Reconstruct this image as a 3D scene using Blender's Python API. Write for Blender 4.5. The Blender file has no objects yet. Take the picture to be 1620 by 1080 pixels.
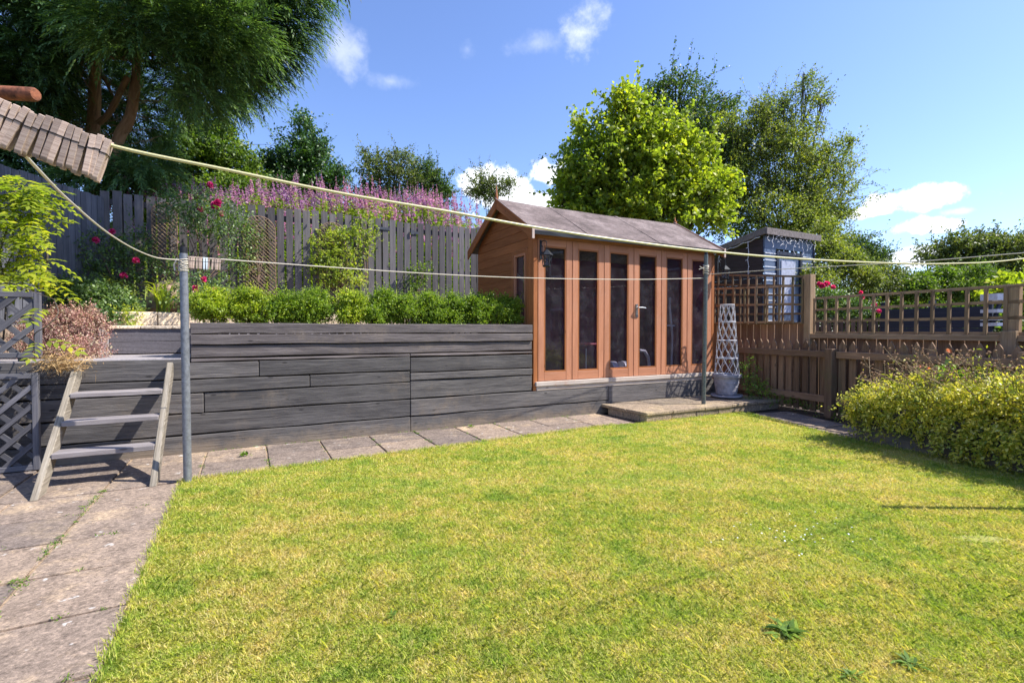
import bpy, math, random
import numpy as np
from mathutils import Vector, Matrix
random.seed(7)
RNG = np.random.default_rng(11)
scn = bpy.context.scene
COL = scn.collection
R = math.radians

# ------------------------------------------------------------------ camera, sky, sun
FPX, HOR = 790.0, 522.0
PITCH = math.atan(18.0 / FPX)
CAMZ = 1.1
cam_d = bpy.data.cameras.new('camera')
cam = bpy.data.objects.new('camera', cam_d)
COL.objects.link(cam)
cam_d.sensor_width = 36.0
cam_d.lens = FPX / 1620 * 36.0
cam_d.clip_start = 0.05
cam_d.clip_end = 2000
cam.location = (0, 0, CAMZ)
cam.rotation_euler = (math.pi / 2 - PITCH, 0, 0)
scn.camera = cam
cam_d.dof.use_dof = False

SUN_EL, SUN_AZ = R(49), R(92.5)        # azimuth clockwise from +Y
sun_dir = Vector((math.sin(SUN_AZ) * math.cos(SUN_EL), math.cos(SUN_AZ) * math.cos(SUN_EL), math.sin(SUN_EL)))
sl = bpy.data.lights.new('sun', 'SUN')
sl.energy = 4.6
sl.angle = R(0.5)
sl.color = (1.0, 0.95, 0.87)
so = bpy.data.objects.new('sun', sl)
so.rotation_euler = (-sun_dir).to_track_quat('-Z', 'Y').to_euler()
so.location = (30, 0, 30)
COL.objects.link(so)

scn.view_settings.view_transform = 'Standard'
scn.view_settings.look = 'None'
scn.view_settings.exposure = 0.92
scn.view_settings.gamma = 1
scn.cycles.max_bounces = 8
scn.cycles.transparent_max_bounces = 12
scn.cycles.use_denoising = True


def ray(px, py):
    f = Vector((0, math.cos(PITCH), -math.sin(PITCH)))
    u = Vector((0, math.sin(PITCH), math.cos(PITCH)))
    return f + Vector((1, 0, 0)) * ((px - 810) / FPX) + u * ((540 - py) / FPX)


def G(px, py, z=0.0):
    d = ray(px, py)
    t = (z - CAMZ) / d.z
    return Vector((0, 0, CAMZ)) + d * t


def at(px, py, Y):
    d = ray(px, py)
    return Vector((0, 0, CAMZ)) + d * (Y / d.y)


world = bpy.data.worlds.new("World")
scn.world = world
world.use_nodes = True
wn, wl = world.node_tree.nodes, world.node_tree.links
wn.clear()


def build_world():
    out = wn.new('ShaderNodeOutputWorld')
    bg = wn.new('ShaderNodeBackground')
    bg.inputs['Strength'].default_value = 0.125
    sky = wn.new('ShaderNodeTexSky')
    sky.sky_type = 'NISHITA'
    sky.sun_disc = False
    sky.sun_elevation = SUN_EL
    sky.sun_rotation = SUN_AZ
    sky.air_density = 1.0
    sky.dust_density = 0.6
    sky.ozone_density = 1.3
    tc = wn.new('ShaderNodeTexCoord')
    nz = wn.new('ShaderNodeTexNoise')
    nz.inputs['Scale'].default_value = 13.0
    nz.inputs['Detail'].default_value = 9
    nz.inputs['Roughness'].default_value = 0.62
    wl.new(tc.outputs['Generated'], nz.inputs['Vector'])
    blobs = [  # px, py, half width px, half height px, softness, strength
        (930, 50, 28, 28, 1.4, 0.6), (800, 305, 84, 34, 0.3, 1.0), (866, 274, 40, 28, 0.3, 1.0),
        (860, 320, 85, 25, 0.4, 1.0), (1450, 315, 66, 17, 0.4, 1.0), (1390, 333, 42, 11, 0.4, 1.0),
        (1452, 358, 52, 13, 0.4, 1.0), (1520, 334, 22, 6, 0.8, 0.5), (540, 85, 26, 28, 1.6, 0.38),
        (852, 68, 26, 9, 2.2, 0.3), (618, 129, 22, 7, 2.2, 0.3), (740, 78, 10, 12, 2.2, 0.25),
        (1440, 408, 34, 14, 0.6, 0.9)]
    last = None
    for (px, py, sx, sy, soft, st) in blobs:
        d = ray(px, py).normalized()
        k = 1.0 / ray(px, py).length
        ax, az = sx / FPX * k, sy / FPX * k
        sub = wn.new('ShaderNodeVectorMath'); sub.operation = 'SUBTRACT'
        wl.new(tc.outputs['Generated'], sub.inputs[0]); sub.inputs[1].default_value = d
        mul = wn.new('ShaderNodeVectorMath'); mul.operation = 'MULTIPLY'
        wl.new(sub.outputs[0], mul.inputs[0]); mul.inputs[1].default_value = (1 / ax, 1 / ax, 1 / az)
        ln = wn.new('ShaderNodeVectorMath'); ln.operation = 'LENGTH'
        wl.new(mul.outputs[0], ln.inputs[0])
        ma = wn.new('ShaderNodeMath'); ma.operation = 'MULTIPLY_ADD'
        wl.new(nz.outputs['Fac'], ma.inputs[0]); ma.inputs[1].default_value = -3.4 - soft * 1.4
        wl.new(ln.outputs['Value'], ma.inputs[2])
        mr = wn.new('ShaderNodeMapRange'); mr.interpolation_type = 'SMOOTHSTEP'
        base = -0.5 * (3.4 + soft * 1.4) + 0.9
        mr.inputs['From Min'].default_value = base - soft * 0.9
        mr.inputs['From Max'].default_value = base + soft * 0.5
        mr.inputs['To Min'].default_value = st
        mr.inputs['To Max'].default_value = 0.0
        wl.new(ma.outputs[0], mr.inputs['Value'])
        if last is None:
            last = mr.outputs['Result']
        else:
            mx = wn.new('ShaderNodeMath'); mx.operation = 'MAXIMUM'
            wl.new(last, mx.inputs[0]); wl.new(mr.outputs['Result'], mx.inputs[1])
            last = mx.outputs[0]
    mix = wn.new('ShaderNodeMixRGB')
    wl.new(last, mix.inputs['Fac'])
    tint = wn.new('ShaderNodeMixRGB'); tint.blend_type = 'MULTIPLY'; tint.inputs['Fac'].default_value = 1
    wl.new(sky.outputs['Color'], tint.inputs['Color1']); tint.inputs['Color2'].default_value = (0.82, 0.895, 1.16, 1)
    wl.new(tint.outputs['Color'], mix.inputs['Color1'])
    mix.inputs['Color2'].default_value = (6.6, 6.8, 7.2, 1)
    wl.new(mix.outputs['Color'], bg.inputs['Color'])
    wl.new(bg.outputs['Background'], out.inputs['Surface'])


build_world()

# ------------------------------------------------------------------ frames
O = Vector((-2.89, 4.48, 0))
U = Vector((0.883, 0.469, 0))
V = Vector((-0.469, 0.883, 0))
Z = Vector((0, 0, 1))


def F(a, b, z=0.0):
    return O + U * a + V * b + Z * z


W = Vector((-0.329, 0.944, 0))      # the right hand boundary runs this way
WN = Vector((-0.944, -0.329, 0))    # its normal, towards the lawn


# ------------------------------------------------------------------ materials
def nodes(name):
    m = bpy.data.materials.new(name)
    m.use_nodes = True
    n, l = m.node_tree.nodes, m.node_tree.links
    b = n['Principled BSDF']
    return m, n, l, b


def rampnode(n, l, fac, stops):
    r = n.new('ShaderNodeValToRGB')
    e = r.color_ramp.elements
    while len(e) > 1:
        e.remove(e[-1])
    for i, (p, c) in enumerate(stops):
        if i == 0:
            e[0].position = p; e[0].color = (*c, 1)
        else:
            q = e.new(p); q.color = (*c, 1)
    l.new(fac, r.inputs['Fac'])
    return r


def noise(n, l, vec, scale, detail=5, rough=0.6, dist=0.0):
    t = n.new('ShaderNodeTexNoise')
    t.inputs['Scale'].default_value = scale
    t.inputs['Detail'].default_value = detail
    t.inputs['Roughness'].default_value = rough
    t.inputs['Distortion'].default_value = dist
    if vec is not None:
        l.new(vec, t.inputs['Vector'])
    return t


def mapping(n, l, vec, scale=(1, 1, 1), loc=(0, 0, 0)):
    mp = n.new('ShaderNodeMapping')
    mp.inputs['Scale'].default_value = scale
    mp.inputs['Location'].default_value = loc
    l.new(vec, mp.inputs['Vector'])
    return mp.outputs[0]


def mixc(n, l, fac, c1, c2, mode='MIX'):
    m = n.new('ShaderNodeMixRGB')
    m.blend_type = mode
    for s, v in ((m.inputs['Fac'], fac), (m.inputs['Color1'], c1), (m.inputs['Color2'], c2)):
        if isinstance(v, (int, float)):
            s.default_value = v
        elif isinstance(v, tuple):
            s.default_value = (*v, 1)
        else:
            l.new(v, s)
    return m.outputs['Color']


def mrange(n, l, v, a, b, c=0.0, d=1.0):
    m = n.new('ShaderNodeMapRange')
    m.interpolation_type = 'SMOOTHSTEP'
    for k, x in (('From Min', a), ('From Max', b), ('To Min', c), ('To Max', d)):
        m.inputs[k].default_value = x
    l.new(v, m.inputs['Value'])
    return m.outputs['Result']


def bump(n, l, b, h, strength=0.3, dist=0.01):
    bp = n.new('ShaderNodeBump')
    bp.inputs['Strength'].default_value = strength
    bp.inputs['Distance'].default_value = dist
    l.new(h, bp.inputs['Height'])
    l.new(bp.outputs['Normal'], b.inputs['Normal'])


def wood(name, dark, mid, light, rough=0.75, grain=55, var=0.35, stain=None, stain_amt=0.5, knots=True, bstr=0.35,
         bdist=0.004, spec=0.3, splash=None):
    m, n, l, b = nodes(name)
    uv = n.new('ShaderNodeTexCoord').outputs['UV']
    geo = n.new('ShaderNodeNewGeometry')
    g1 = noise(n, l, mapping(n, l, uv, (1.6, grain, 1)), 1.0, 6, 0.65, 0.6)
    g2 = noise(n, l, mapping(n, l, uv, (6, grain * 3, 1)), 1.0, 4, 0.6)
    mx = n.new('ShaderNodeMath'); mx.operation = 'MULTIPLY_ADD'
    l.new(g2.outputs['Fac'], mx.inputs[0]); mx.inputs[1].default_value = 0.4
    mm = n.new('ShaderNodeMath'); mm.operation = 'MULTIPLY'; l.new(g1.outputs['Fac'], mm.inputs[0]); mm.inputs[1].default_value = 0.6
    l.new(mm.outputs[0], mx.inputs[2])
    c = rampnode(n, l, mx.outputs[0], [(0.3, dark), (0.5, mid), (0.7, light)]).outputs['Color']
    big = noise(n, l, mapping(n, l, uv, (1.2, 6, 1)), 1.0, 5, 0.65)
    c = mixc(n, l, 0.55, c, rampnode(n, l, big.outputs['Fac'], [(0.3, (0.45, 0.45, 0.45)), (0.72, (1.0, 1.0, 1.0))]).outputs['Color'], 'MULTIPLY')
    rn = rampnode(n, l, geo.outputs['Random Per Island'], [(0, (1 - var,) * 3), (1, (1 + var * 0.5,) * 3)]).outputs['Color']
    c = mixc(n, l, 1.0, c, rn, 'MULTIPLY')
    oi = n.new('ShaderNodeObjectInfo')
    c = mixc(n, l, 1.0, c, rampnode(n, l, oi.outputs['Random'], [(0, (1 - var * .75, 1 - var * .78, 1 - var * .78)), (0.5, (1, .985, .96)), (1, (1 + var * .6, 1 + var * .5, 1 + var * .42))]).outputs['Color'], 'MULTIPLY')
    if knots:
        vo = n.new('ShaderNodeTexVoronoi')
        vo.inputs['Scale'].default_value = 1.0
        l.new(mapping(n, l, uv, (3.2, 9.0, 1)), vo.inputs['Vector'])
        kf = mrange(n, l, vo.outputs['Distance'], 0.05, 0.11, 0.75, 0.0)
        c = mixc(n, l, kf, c, tuple(x * 0.35 for x in dark))
    if stain:
        tcn = n.new('ShaderNodeTexCoord')
        s = noise(n, l, tcn.outputs['Object'], 2.3, 7, 0.7)
        c = mixc(n, l, mrange(n, l, s.outputs['Fac'], 0.52, 0.7, 0, stain_amt), c, stain)
    if splash:
        sep = n.new('ShaderNodeSeparateXYZ'); l.new(geo.outputs['Position'], sep.inputs[0])
        sn = noise(n, l, geo.outputs['Position'], 7, 7, 0.7)
        ma = n.new('ShaderNodeMath'); ma.operation = 'MULTIPLY_ADD'; l.new(sn.outputs['Fac'], ma.inputs[0]); ma.inputs[1].default_value = -0.34; l.new(sep.outputs['Z'], ma.inputs[2])
        c = mixc(n, l, mrange(n, l, ma.outputs[0], -0.19, -0.04, 0.7, 0.0), c, splash)
    l.new(c, b.inputs['Base Color'])
    b.inputs['Roughness'].default_value = rough
    b.inputs['Specular IOR Level'].default_value = spec
    bump(n, l, b, mx.outputs[0], bstr, bdist)
    return m


def plain(name, col, rough=0.5, metal=0.0, var=0.12, scale=20, bstr=0.1, spec=0.5):
    m, n, l, b = nodes(name)
    tc = n.new('ShaderNodeTexCoord').outputs['Object']
    t = noise(n, l, tc, scale, 6, 0.65)
    c = rampnode(n, l, t.outputs['Fac'], [(0.3, tuple(x * (1 - var * 2) for x in col)), (0.7, tuple(min(1, x * (1 + var)) for x in col))])
    l.new(c.outputs['Color'], b.inputs['Base Color'])
    b.inputs['Roughness'].default_value = rough
    b.inputs['Metallic'].default_value = metal
    b.inputs['Specular IOR Level'].default_value = spec
    bump(n, l, b, t.outputs['Fac'], bstr, 0.003)
    return m


def leaf(name, stops, trans=0.35, rough=0.5, tint=None, spec=0.35, clump=None):
    """stops: colour ramp over a random number per leaf"""
    m, n, l, b = nodes(name)
    geo = n.new('ShaderNodeNewGeometry')
    c = rampnode(n, l, geo.outputs['Random Per Island'], stops).outputs['Color']
    t = noise(n, l, n.new('ShaderNodeTexCoord').outputs['Object'], clump or 1.6, 3, 0.6)
    c = mixc(n, l, 1.0, c, rampnode(n, l, t.outputs['Fac'], [(0.35, (0.72, 0.78, 0.8)), (0.65, (1.15, 1.08, 0.9))]).outputs['Color'], 'MULTIPLY')
    l.new(c, b.inputs['Base Color'])
    b.inputs['Roughness'].default_value = rough
    b.inputs['Specular IOR Level'].default_value = spec
    tr = n.new('ShaderNodeBsdfTranslucent')
    c2 = mixc(n, l, 1.0, c, tint or (1.5, 1.7, 0.6), 'MULTIPLY')
    l.new(c2, tr.inputs['Color'])
    mx = n.new('ShaderNodeMixShader')
    mx.inputs[0].default_value = trans
    l.new(b.outputs[0], mx.inputs[1]); l.new(tr.outputs[0], mx.inputs[2])
    l.new(mx.outputs[0], n['Material Output'].inputs['Surface'])
    return m


def leafc(name, r, g, bl, spread=0.45, **k):
    lo = tuple(x * (1 - spread) for x in (r, g, bl))
    hi = (r * (1 + spread) * 1.15, g * (1 + spread), bl * (1 + spread * 0.5))
    return leaf(name, [(0.0, lo), (0.5, (r, g, bl)), (0.9, hi), (1.0, (hi[0] * 1.35, hi[1] * 1.15, hi[2]))], **k)


M = {}
M['sleeper'] = wood('charcoal_sleeper', (0.042, 0.039, 0.040), (0.108, 0.101, 0.100), (0.185, 0.172, 0.162), 0.75, 26, 0.35, (0.20, 0.155, 0.115), 0.5, bstr=0.9, bdist=0.01, splash=(0.24, 0.185, 0.13))
M['sleeper_top'] = wood('weathered_sleeper', (0.07, 0.06, 0.06), (0.145, 0.125, 0.125), (0.24, 0.21, 0.205), 0.8, 26, 0.28, (0.22, 0.175, 0.14), 0.5, bstr=0.9, bdist=0.01)
M['fence_grey'] = wood('grey_fence_board', (0.065, 0.06, 0.066), (0.12, 0.112, 0.12), (0.185, 0.172, 0.178), 0.8, 40, 0.42, (0.17, 0.14, 0.11), 0.3)
M['fence_blue'] = wood('blue_grey_fence_board', (0.085, 0.09, 0.115), (0.155, 0.162, 0.20), (0.21, 0.22, 0.26), 0.75, 40, 0.3)
M['fence_brown'] = wood('brown_picket', (0.115, 0.068, 0.042), (0.245, 0.152, 0.095), (0.37, 0.245, 0.16), 0.8, 40, 0.45, (0.14, 0.13, 0.06), 0.4)
M['trellis_old'] = wood('weathered_trellis', (0.15, 0.095, 0.05), (0.33, 0.225, 0.135), (0.46, 0.33, 0.215), 0.85, 45, 0.4, (0.17, 0.17, 0.07), 0.5)
M['lattice_grey'] = wood('painted_lattice', (0.055, 0.055, 0.065), (0.105, 0.105, 0.12), (0.18, 0.175, 0.19), 0.7, 40, 0.3)
M['ladder'] = wood('bleached_timber', (0.10, 0.085, 0.065), (0.27, 0.235, 0.185), (0.43, 0.385, 0.32), 0.85, 45, 0.2, (0.15, 0.14, 0.11), 0.7, bstr=0.8, bdist=0.006)
M['tread'] = wood('tread_timber', (0.16, 0.14, 0.14), (0.29, 0.26, 0.26), (0.42, 0.39, 0.39), 0.8, 40, 0.15, (0.13, 0.12, 0.1), 0.4, bstr=0.7, bdist=0.005)
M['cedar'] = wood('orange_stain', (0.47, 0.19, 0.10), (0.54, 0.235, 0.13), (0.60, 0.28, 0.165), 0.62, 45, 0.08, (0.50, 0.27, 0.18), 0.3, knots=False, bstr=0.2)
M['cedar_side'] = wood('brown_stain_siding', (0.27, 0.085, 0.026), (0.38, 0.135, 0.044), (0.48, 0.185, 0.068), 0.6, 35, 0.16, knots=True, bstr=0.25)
M['cream'] = wood('flaking_cream_sill', (0.35, 0.27, 0.22), (0.56, 0.48, 0.42), (0.68, 0.62, 0.56), 0.8, 30, 0.1, (0.42, 0.2, 0.12), 0.8)
M['trim'] = plain('pale_roof_trim', (0.55, 0.42, 0.36), 0.7)
M['peg'] = wood('peg_wood', (0.14, 0.10, 0.08), (0.38, 0.29, 0.24), (0.62, 0.53, 0.46), 0.85, 700, 0.45, knots=False, bstr=0.6, bdist=0.0008)
M['pegw'] = plain('pale_plastic', (0.62, 0.70, 0.74), 0.4)
M['spring'] = plain('dark_spring_wire', (0.03, 0.03, 0.035), 0.5, 0.6)
M['black'] = plain('black_iron', (0.02, 0.022, 0.025), 0.45, 0.3)
M['iron'] = plain('dark_grey_hinge', (0.06, 0.065, 0.08), 0.55, 0.4)
M['chrome'] = plain('chrome', (0.7, 0.7, 0.72), 0.2, 1.0, 0.03)
M['handle'] = plain('brushed_handle', (0.6, 0.6, 0.58), 0.3, 0.9, 0.05)
M['galv'] = plain('galvanised_pole', (0.21, 0.22, 0.24), 0.45, 0.35, 0.2, 35)
M['polegreen'] = plain('green_grey_pole', (0.13, 0.15, 0.14), 0.5, 0.3, 0.2, 35)
M['rust'] = plain('rusty_bar', (0.22, 0.075, 0.035), 0.85, 0.0, 0.45, 60, 0.6)
M['rope'] = plain('yellow_line', (0.62, 0.57, 0.30), 0.45, 0, 0.08, 300, 0.1)
M['ropew'] = plain('cream_line', (0.62, 0.56, 0.45), 0.55, 0, 0.08, 300, 0.1)
M['white'] = plain('white_wicker', (0.55, 0.54, 0.56), 0.7, 0, 0.12)
M['pot'] = plain('lilac_grey_pot', (0.33, 0.32, 0.37), 0.7, 0, 0.22, 12)
M['soil'] = plain('soil', (0.06, 0.04, 0.028), 0.95, 0, 0.4, 30, 1.0)
M['mulch'] = plain('pale_bark', (0.3, 0.22, 0.16), 0.95, 0, 0.4, 60, 1.0)
M['bark'] = wood('conifer_bark', (0.22, 0.12, 0.065), (0.46, 0.28, 0.16), (0.62, 0.40, 0.25), 0.95, 8, 0.2, bstr=1.0, bdist=0.02, knots=False)
M['bark2'] = plain('grey_bark', (0.10, 0.08, 0.06), 0.95, 0, 0.35, 14, 0.8)
M['stem'] = plain('brown_stem', (0.22, 0.14, 0.10), 0.85, 0, 0.3, 30, 0.4)
M['twig'] = plain('pale_stalk', (0.35, 0.25, 0.14), 0.85, 0, 0.3, 60, 0.2)
M['straw_b'] = plain('brown_seed', (0.42, 0.24, 0.13), 0.85, 0, 0.3, 60, 0.2)
M['rock'] = plain('brown_boulder', (0.33, 0.225, 0.15), 0.9, 0, 0.4, 9, 1.0)
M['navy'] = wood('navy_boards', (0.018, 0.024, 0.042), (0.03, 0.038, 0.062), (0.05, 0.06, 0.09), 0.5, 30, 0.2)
M['navy_lit'] = wood('navy_boards_lit', (0.10, 0.14, 0.23), (0.13, 0.18, 0.28), (0.17, 0.22, 0.33), 0.35, 30, 0.15, knots=False)  # lighter copy of navy, sunlight on the shed front put into the colour
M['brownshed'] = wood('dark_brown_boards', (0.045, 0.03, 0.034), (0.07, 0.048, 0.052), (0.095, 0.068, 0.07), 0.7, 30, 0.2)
M['shedroof'] = plain('grey_felt_edge', (0.20, 0.17, 0.16), 0.9, 0, 0.25, 25, 0.6)
M['paleblue'] = plain('pale_blind', (0.45, 0.48, 0.60), 0.5)
M['dim'] = plain('dark_red_lining', (0.27, 0.045, 0.085), 0.9, 0, 0.3, 4)
M['dimfloor'] = plain('dark_floor', (0.08, 0.05, 0.055), 0.8)
M['redtop'] = plain('red_vinyl', (0.35, 0.02, 0.05), 0.4)
M['greymetal'] = plain('white_painted_tube', (0.6, 0.6, 0.62), 0.35)
M['wire'] = plain('white_light_wire', (0.75, 0.75, 0.78), 0.5)
M['comp'] = plain('composite_decking', (0.17, 0.155, 0.17), 0.75, 0, 0.15, 60, 0.3)
M['deckgrey'] = plain('grey_deck', (0.34, 0.31, 0.32), 0.85, 0, 0.2, 40, 0.4)
M['whitethatch'] = plain('white_plastic', (0.7, 0.72, 0.76), 0.5)

# foliage
M['lf_conifer'] = leafc('conifer_green', 0.095, 0.175, 0.075, 0.5, trans=0.3, clump=1.2)
M['lf_maple'] = leafc('maple_green', 0.27, 0.34, 0.05, 0.45, trans=0.45, clump=0.9)
M['lf_dark'] = leafc('dark_tree_green', 0.07, 0.125, 0.035, 0.45, trans=0.35)
M['lf_loose'] = leafc('hawthorn_green', 0.18, 0.225, 0.065, 0.5, trans=0.4)
M['lf_mid'] = leafc('mid_green', 0.115, 0.190, 0.039, 0.45, trans=0.4)
M['lf_holly'] = leafc('holly_green', 0.055, 0.13, 0.035, 0.5, trans=0.25, spec=0.6)
M['lf_far'] = leafc('olive_green', 0.12, 0.155, 0.055, 0.4, trans=0.35)
M['lf_box_y'] = leafc('yellow_box_green', 0.27, 0.36, 0.04, 0.45, trans=0.4, clump=6)
M['lf_box'] = leafc('box_green', 0.176, 0.275, 0.035, 0.45, trans=0.4, clump=6)
M['lf_rose'] = leafc('rose_green', 0.10, 0.18, 0.06, 0.5, trans=0.3, spec=0.6)
M['lf_yel'] = leafc('yellow_green', 0.285, 0.357, 0.065, 0.35, trans=0.45)
M['lf_wist'] = leafc('wisteria_green', 0.275, 0.340, 0.040, 0.4, trans=0.5)
M['lf_vinca'] = leaf('variegated_leaf', [(0, (0.16, 0.22, 0.03)), (0.3, (0.40, 0.45, 0.06)), (0.6, (0.66, 0.62, 0.11)), (0.85, (0.80, 0.72, 0.18)), (1, (0.84, 0.80, 0.40))], 0.42, 0.4, tint=(1.2, 1.2, 0.5), clump=5)
M['lf_heath'] = leaf('pink_heath', [(0, (0.16, 0.07, 0.06)), (0.3, (0.42, 0.20, 0.19)), (0.6, (0.58, 0.34, 0.33)), (0.85, (0.55, 0.46, 0.28)), (1, (0.78, 0.58, 0.52))], 0.25, 0.7, tint=(1, 1, 0.9), clump=6)
M['lf_weed'] = leafc('weed_green', 0.143, 0.250, 0.045, 0.4, trans=0.4)
M['lf_fire'] = leafc('fireweed_green', 0.22, 0.32, 0.06, 0.45, trans=0.45)
M['pet_fire'] = leaf('fireweed_petal', [(0, (0.40, 0.16, 0.36)), (0.5, (0.60, 0.30, 0.54)), (0.8, (0.72, 0.48, 0.64)), (1, (0.5, 0.42, 0.3))], 0.45, 0.6, tint=(1.3, 1.0, 1.3))
M['pet_rose'] = leaf('rose_petal', [(0, (0.60, 0.01, 0.16)), (0.6, (0.88, 0.04, 0.28)), (1, (0.90, 0.22, 0.45))], 0.35, 0.5, tint=(1.3, 1, 1))
M['pet_or'] = leaf('orange_petal', [(0, (0.8, 0.14, 0.02)), (1, (0.9, 0.3, 0.05))], 0.3, 0.5, tint=(1.2, 1, 1))
M['straw'] = leaf('dry_straw', [(0, (0.4, 0.24, 0.10)), (1, (0.7, 0.5, 0.28))], 0.2, 0.8, tint=(1, 1, 1))


def mat_felt():
    m, n, l, b = nodes('roof_felt')
    tc = n.new('ShaderNodeTexCoord').outputs['Object']
    fine = noise(n, l, tc, 70, 6, 0.85)
    big = noise(n, l, tc, 2.6, 7, 0.68)
    mid = noise(n, l, mapping(n, l, tc, (9, 9, 30)), 1.5, 6, 0.7)
    c = rampnode(n, l, big.outputs['Fac'], [(0.3, (0.085, 0.062, 0.055)), (0.5, (0.17, 0.13, 0.12)), (0.72, (0.29, 0.235, 0.22))]).outputs['Color']
    c = mixc(n, l, 0.6, c, rampnode(n, l, mid.outputs['Fac'], [(0.35, (0.4, 0.4, 0.4)), (0.65, (1.35, 1.3, 1.3))]).outputs['Color'], 'MULTIPLY')
    c = mixc(n, l, 0.9, c, rampnode(n, l, fine.outputs['Fac'], [(0.35, (0.6, 0.6, 0.6)), (0.68, (1.4, 1.4, 1.4))]).outputs['Color'], 'MULTIPLY')
    l.new(c, b.inputs['Base Color'])
    b.inputs['Roughness'].default_value = 0.95
    bump(n, l, b, fine.outputs['Fac'], 0.5, 0.004)
    return m


M['felt'] = mat_felt()


def mat_glass():
    m, n, l, b = nodes('window_glass')
    n.remove(b)
    tr = n.new('ShaderNodeBsdfTransparent'); tr.inputs['Color'].default_value = (0.86, 0.85, 0.90, 1)
    gl = n.new('ShaderNodeBsdfGlossy'); gl.inputs['Roughness'].default_value = 0.02
    geo = n.new('ShaderNodeNewGeometry')
    dt = n.new('ShaderNodeVectorMath'); dt.operation = 'DOT_PRODUCT'
    l.new(geo.outputs['Normal'], dt.inputs[0]); l.new(geo.outputs['Incoming'], dt.inputs[1])
    ab = n.new('ShaderNodeMath'); ab.operation = 'ABSOLUTE'; l.new(dt.outputs['Value'], ab.inputs[0])
    om = n.new('ShaderNodeMath'); om.operation = 'SUBTRACT'; om.inputs[0].default_value = 1; l.new(ab.outputs[0], om.inputs[1])
    pw = n.new('ShaderNodeMath'); pw.operation = 'POWER'; l.new(om.outputs[0], pw.inputs[0]); pw.inputs[1].default_value = 5
    fr = n.new('ShaderNodeMath'); fr.operation = 'MULTIPLY_ADD'; l.new(pw.outputs[0], fr.inputs[0]); fr.inputs[1].default_value = 0.95; fr.inputs[2].default_value = 0.05
    tc = n.new('ShaderNodeTexCoord').outputs['Object']
    nz = noise(n, l, tc, 1.3, 2, 0.5)
    bp = n.new('ShaderNodeBump'); bp.inputs['Strength'].default_value = 0.06; bp.inputs['Distance'].default_value = 0.02
    l.new(nz.outputs['Fac'], bp.inputs['Height']); l.new(bp.outputs['Normal'], gl.inputs['Normal'])
    # dust film
    df = n.new('ShaderNodeBsdfDiffuse'); df.inputs['Color'].default_value = (0.5, 0.5, 0.55, 1)
    mx = n.new('ShaderNodeMixShader'); l.new(fr.outputs[0], mx.inputs[0]); l.new(tr.outputs[0], mx.inputs[1]); l.new(gl.outputs[0], mx.inputs[2])
    m2 = n.new('ShaderNodeMixShader')
    n2 = noise(n, l, tc, 5, 6, 0.7)
    l.new(mrange(n, l, n2.outputs['Fac'], 0.4, 0.8, 0.012, 0.05), m2.inputs[0])
    l.new(mx.outputs[0], m2.inputs[1]); l.new(df.outputs[0], m2.inputs[2])
    l.new(m2.outputs[0], n['Material Output'].inputs['Surface'])
    return m


M['glass'] = mat_glass()


def mat_paving(name, base, dark, sand, speck=True):
    m, n, l, b = nodes(name)
    tcn = n.new('ShaderNodeTexCoord')
    tc = tcn.outputs['Object']
    geo = n.new('ShaderNodeNewGeometry')
    t1 = noise(n, l, tc, 2.2, 9, 0.72)
    t2 = noise(n, l, tc, 9, 9, 0.85, 0.4)
    t3 = noise(n, l, tc, 42, 9, 0.9)
    c = rampnode(n, l, t2.outputs['Fac'], [(0.33, dark), (0.5, base), (0.68, tuple(x * 1.3 for x in base))]).outputs['Color']
    c = mixc(n, l, mrange(n, l, t1.outputs['Fac'], 0.50, 0.68, 0, 0.8), c, sand)
    rn = rampnode(n, l, geo.outputs['Random Per Island'], [(0, (0.72, 0.73, 0.76)), (0.5, (1, .98, .95)), (1, (1.22, 1.17, 1.08))]).outputs['Color']
    c = mixc(n, l, 1.0, c, rn, 'MULTIPLY')
    c = mixc(n, l, 0.8, c, rampnode(n, l, t3.outputs['Fac'], [(0.38, (0.18, 0.17, 0.17)), (0.47, (0.85, 0.83, 0.81)), (0.53, (1.1, 1.08, 1.05)), (0.62, (2.1, 2.0, 1.9))]).outputs['Color'], 'MULTIPLY')
    if speck:
        vo = n.new('ShaderNodeTexVoronoi'); vo.inputs['Scale'].default_value = 12
        w = noise(n, l, tc, 16, 3, 0.6)
        add = n.new('ShaderNodeMixRGB'); add.blend_type = 'ADD'; add.inputs['Fac'].default_value = 0.12
        l.new(tc, add.inputs['Color1']); l.new(w.outputs['Color'], add.inputs['Color2'])
        l.new(add.outputs[0], vo.inputs['Vector'])
        thr = n.new('ShaderNodeTexVoronoi')  # only some cells carry lichen
        s = mrange(n, l, vo.outputs['Distance'], 0.10, 0.22, 1.0, 0.0)
        n.remove(thr)
        sep = n.new('ShaderNodeSeparateColor'); l.new(vo.outputs['Color'], sep.inputs[0])
        pick = mrange(n, l, sep.outputs[0], 0.62, 0.9, 0, 0.75)
        mu = n.new('ShaderNodeMath'); mu.operation = 'MULTIPLY'; l.new(s, mu.inputs[0]); l.new(pick, mu.inputs[1])
        c = mixc(n, l, mu.outputs[0], c, (0.62, 0.6, 0.56))
    l.new(c, b.inputs['Base Color'])
    b.inputs['Roughness'].default_value = 0.92
    b.inputs['Specular IOR Level'].default_value = 0.25
    ad = n.new('ShaderNodeMath'); ad.operation = 'ADD'; l.new(t2.outputs['Fac'], ad.inputs[0]); l.new(t3.outputs['Fac'], ad.inputs[1])
    bump(n, l, b, ad.outputs[0], 0.55, 0.006)
    return m


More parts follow.
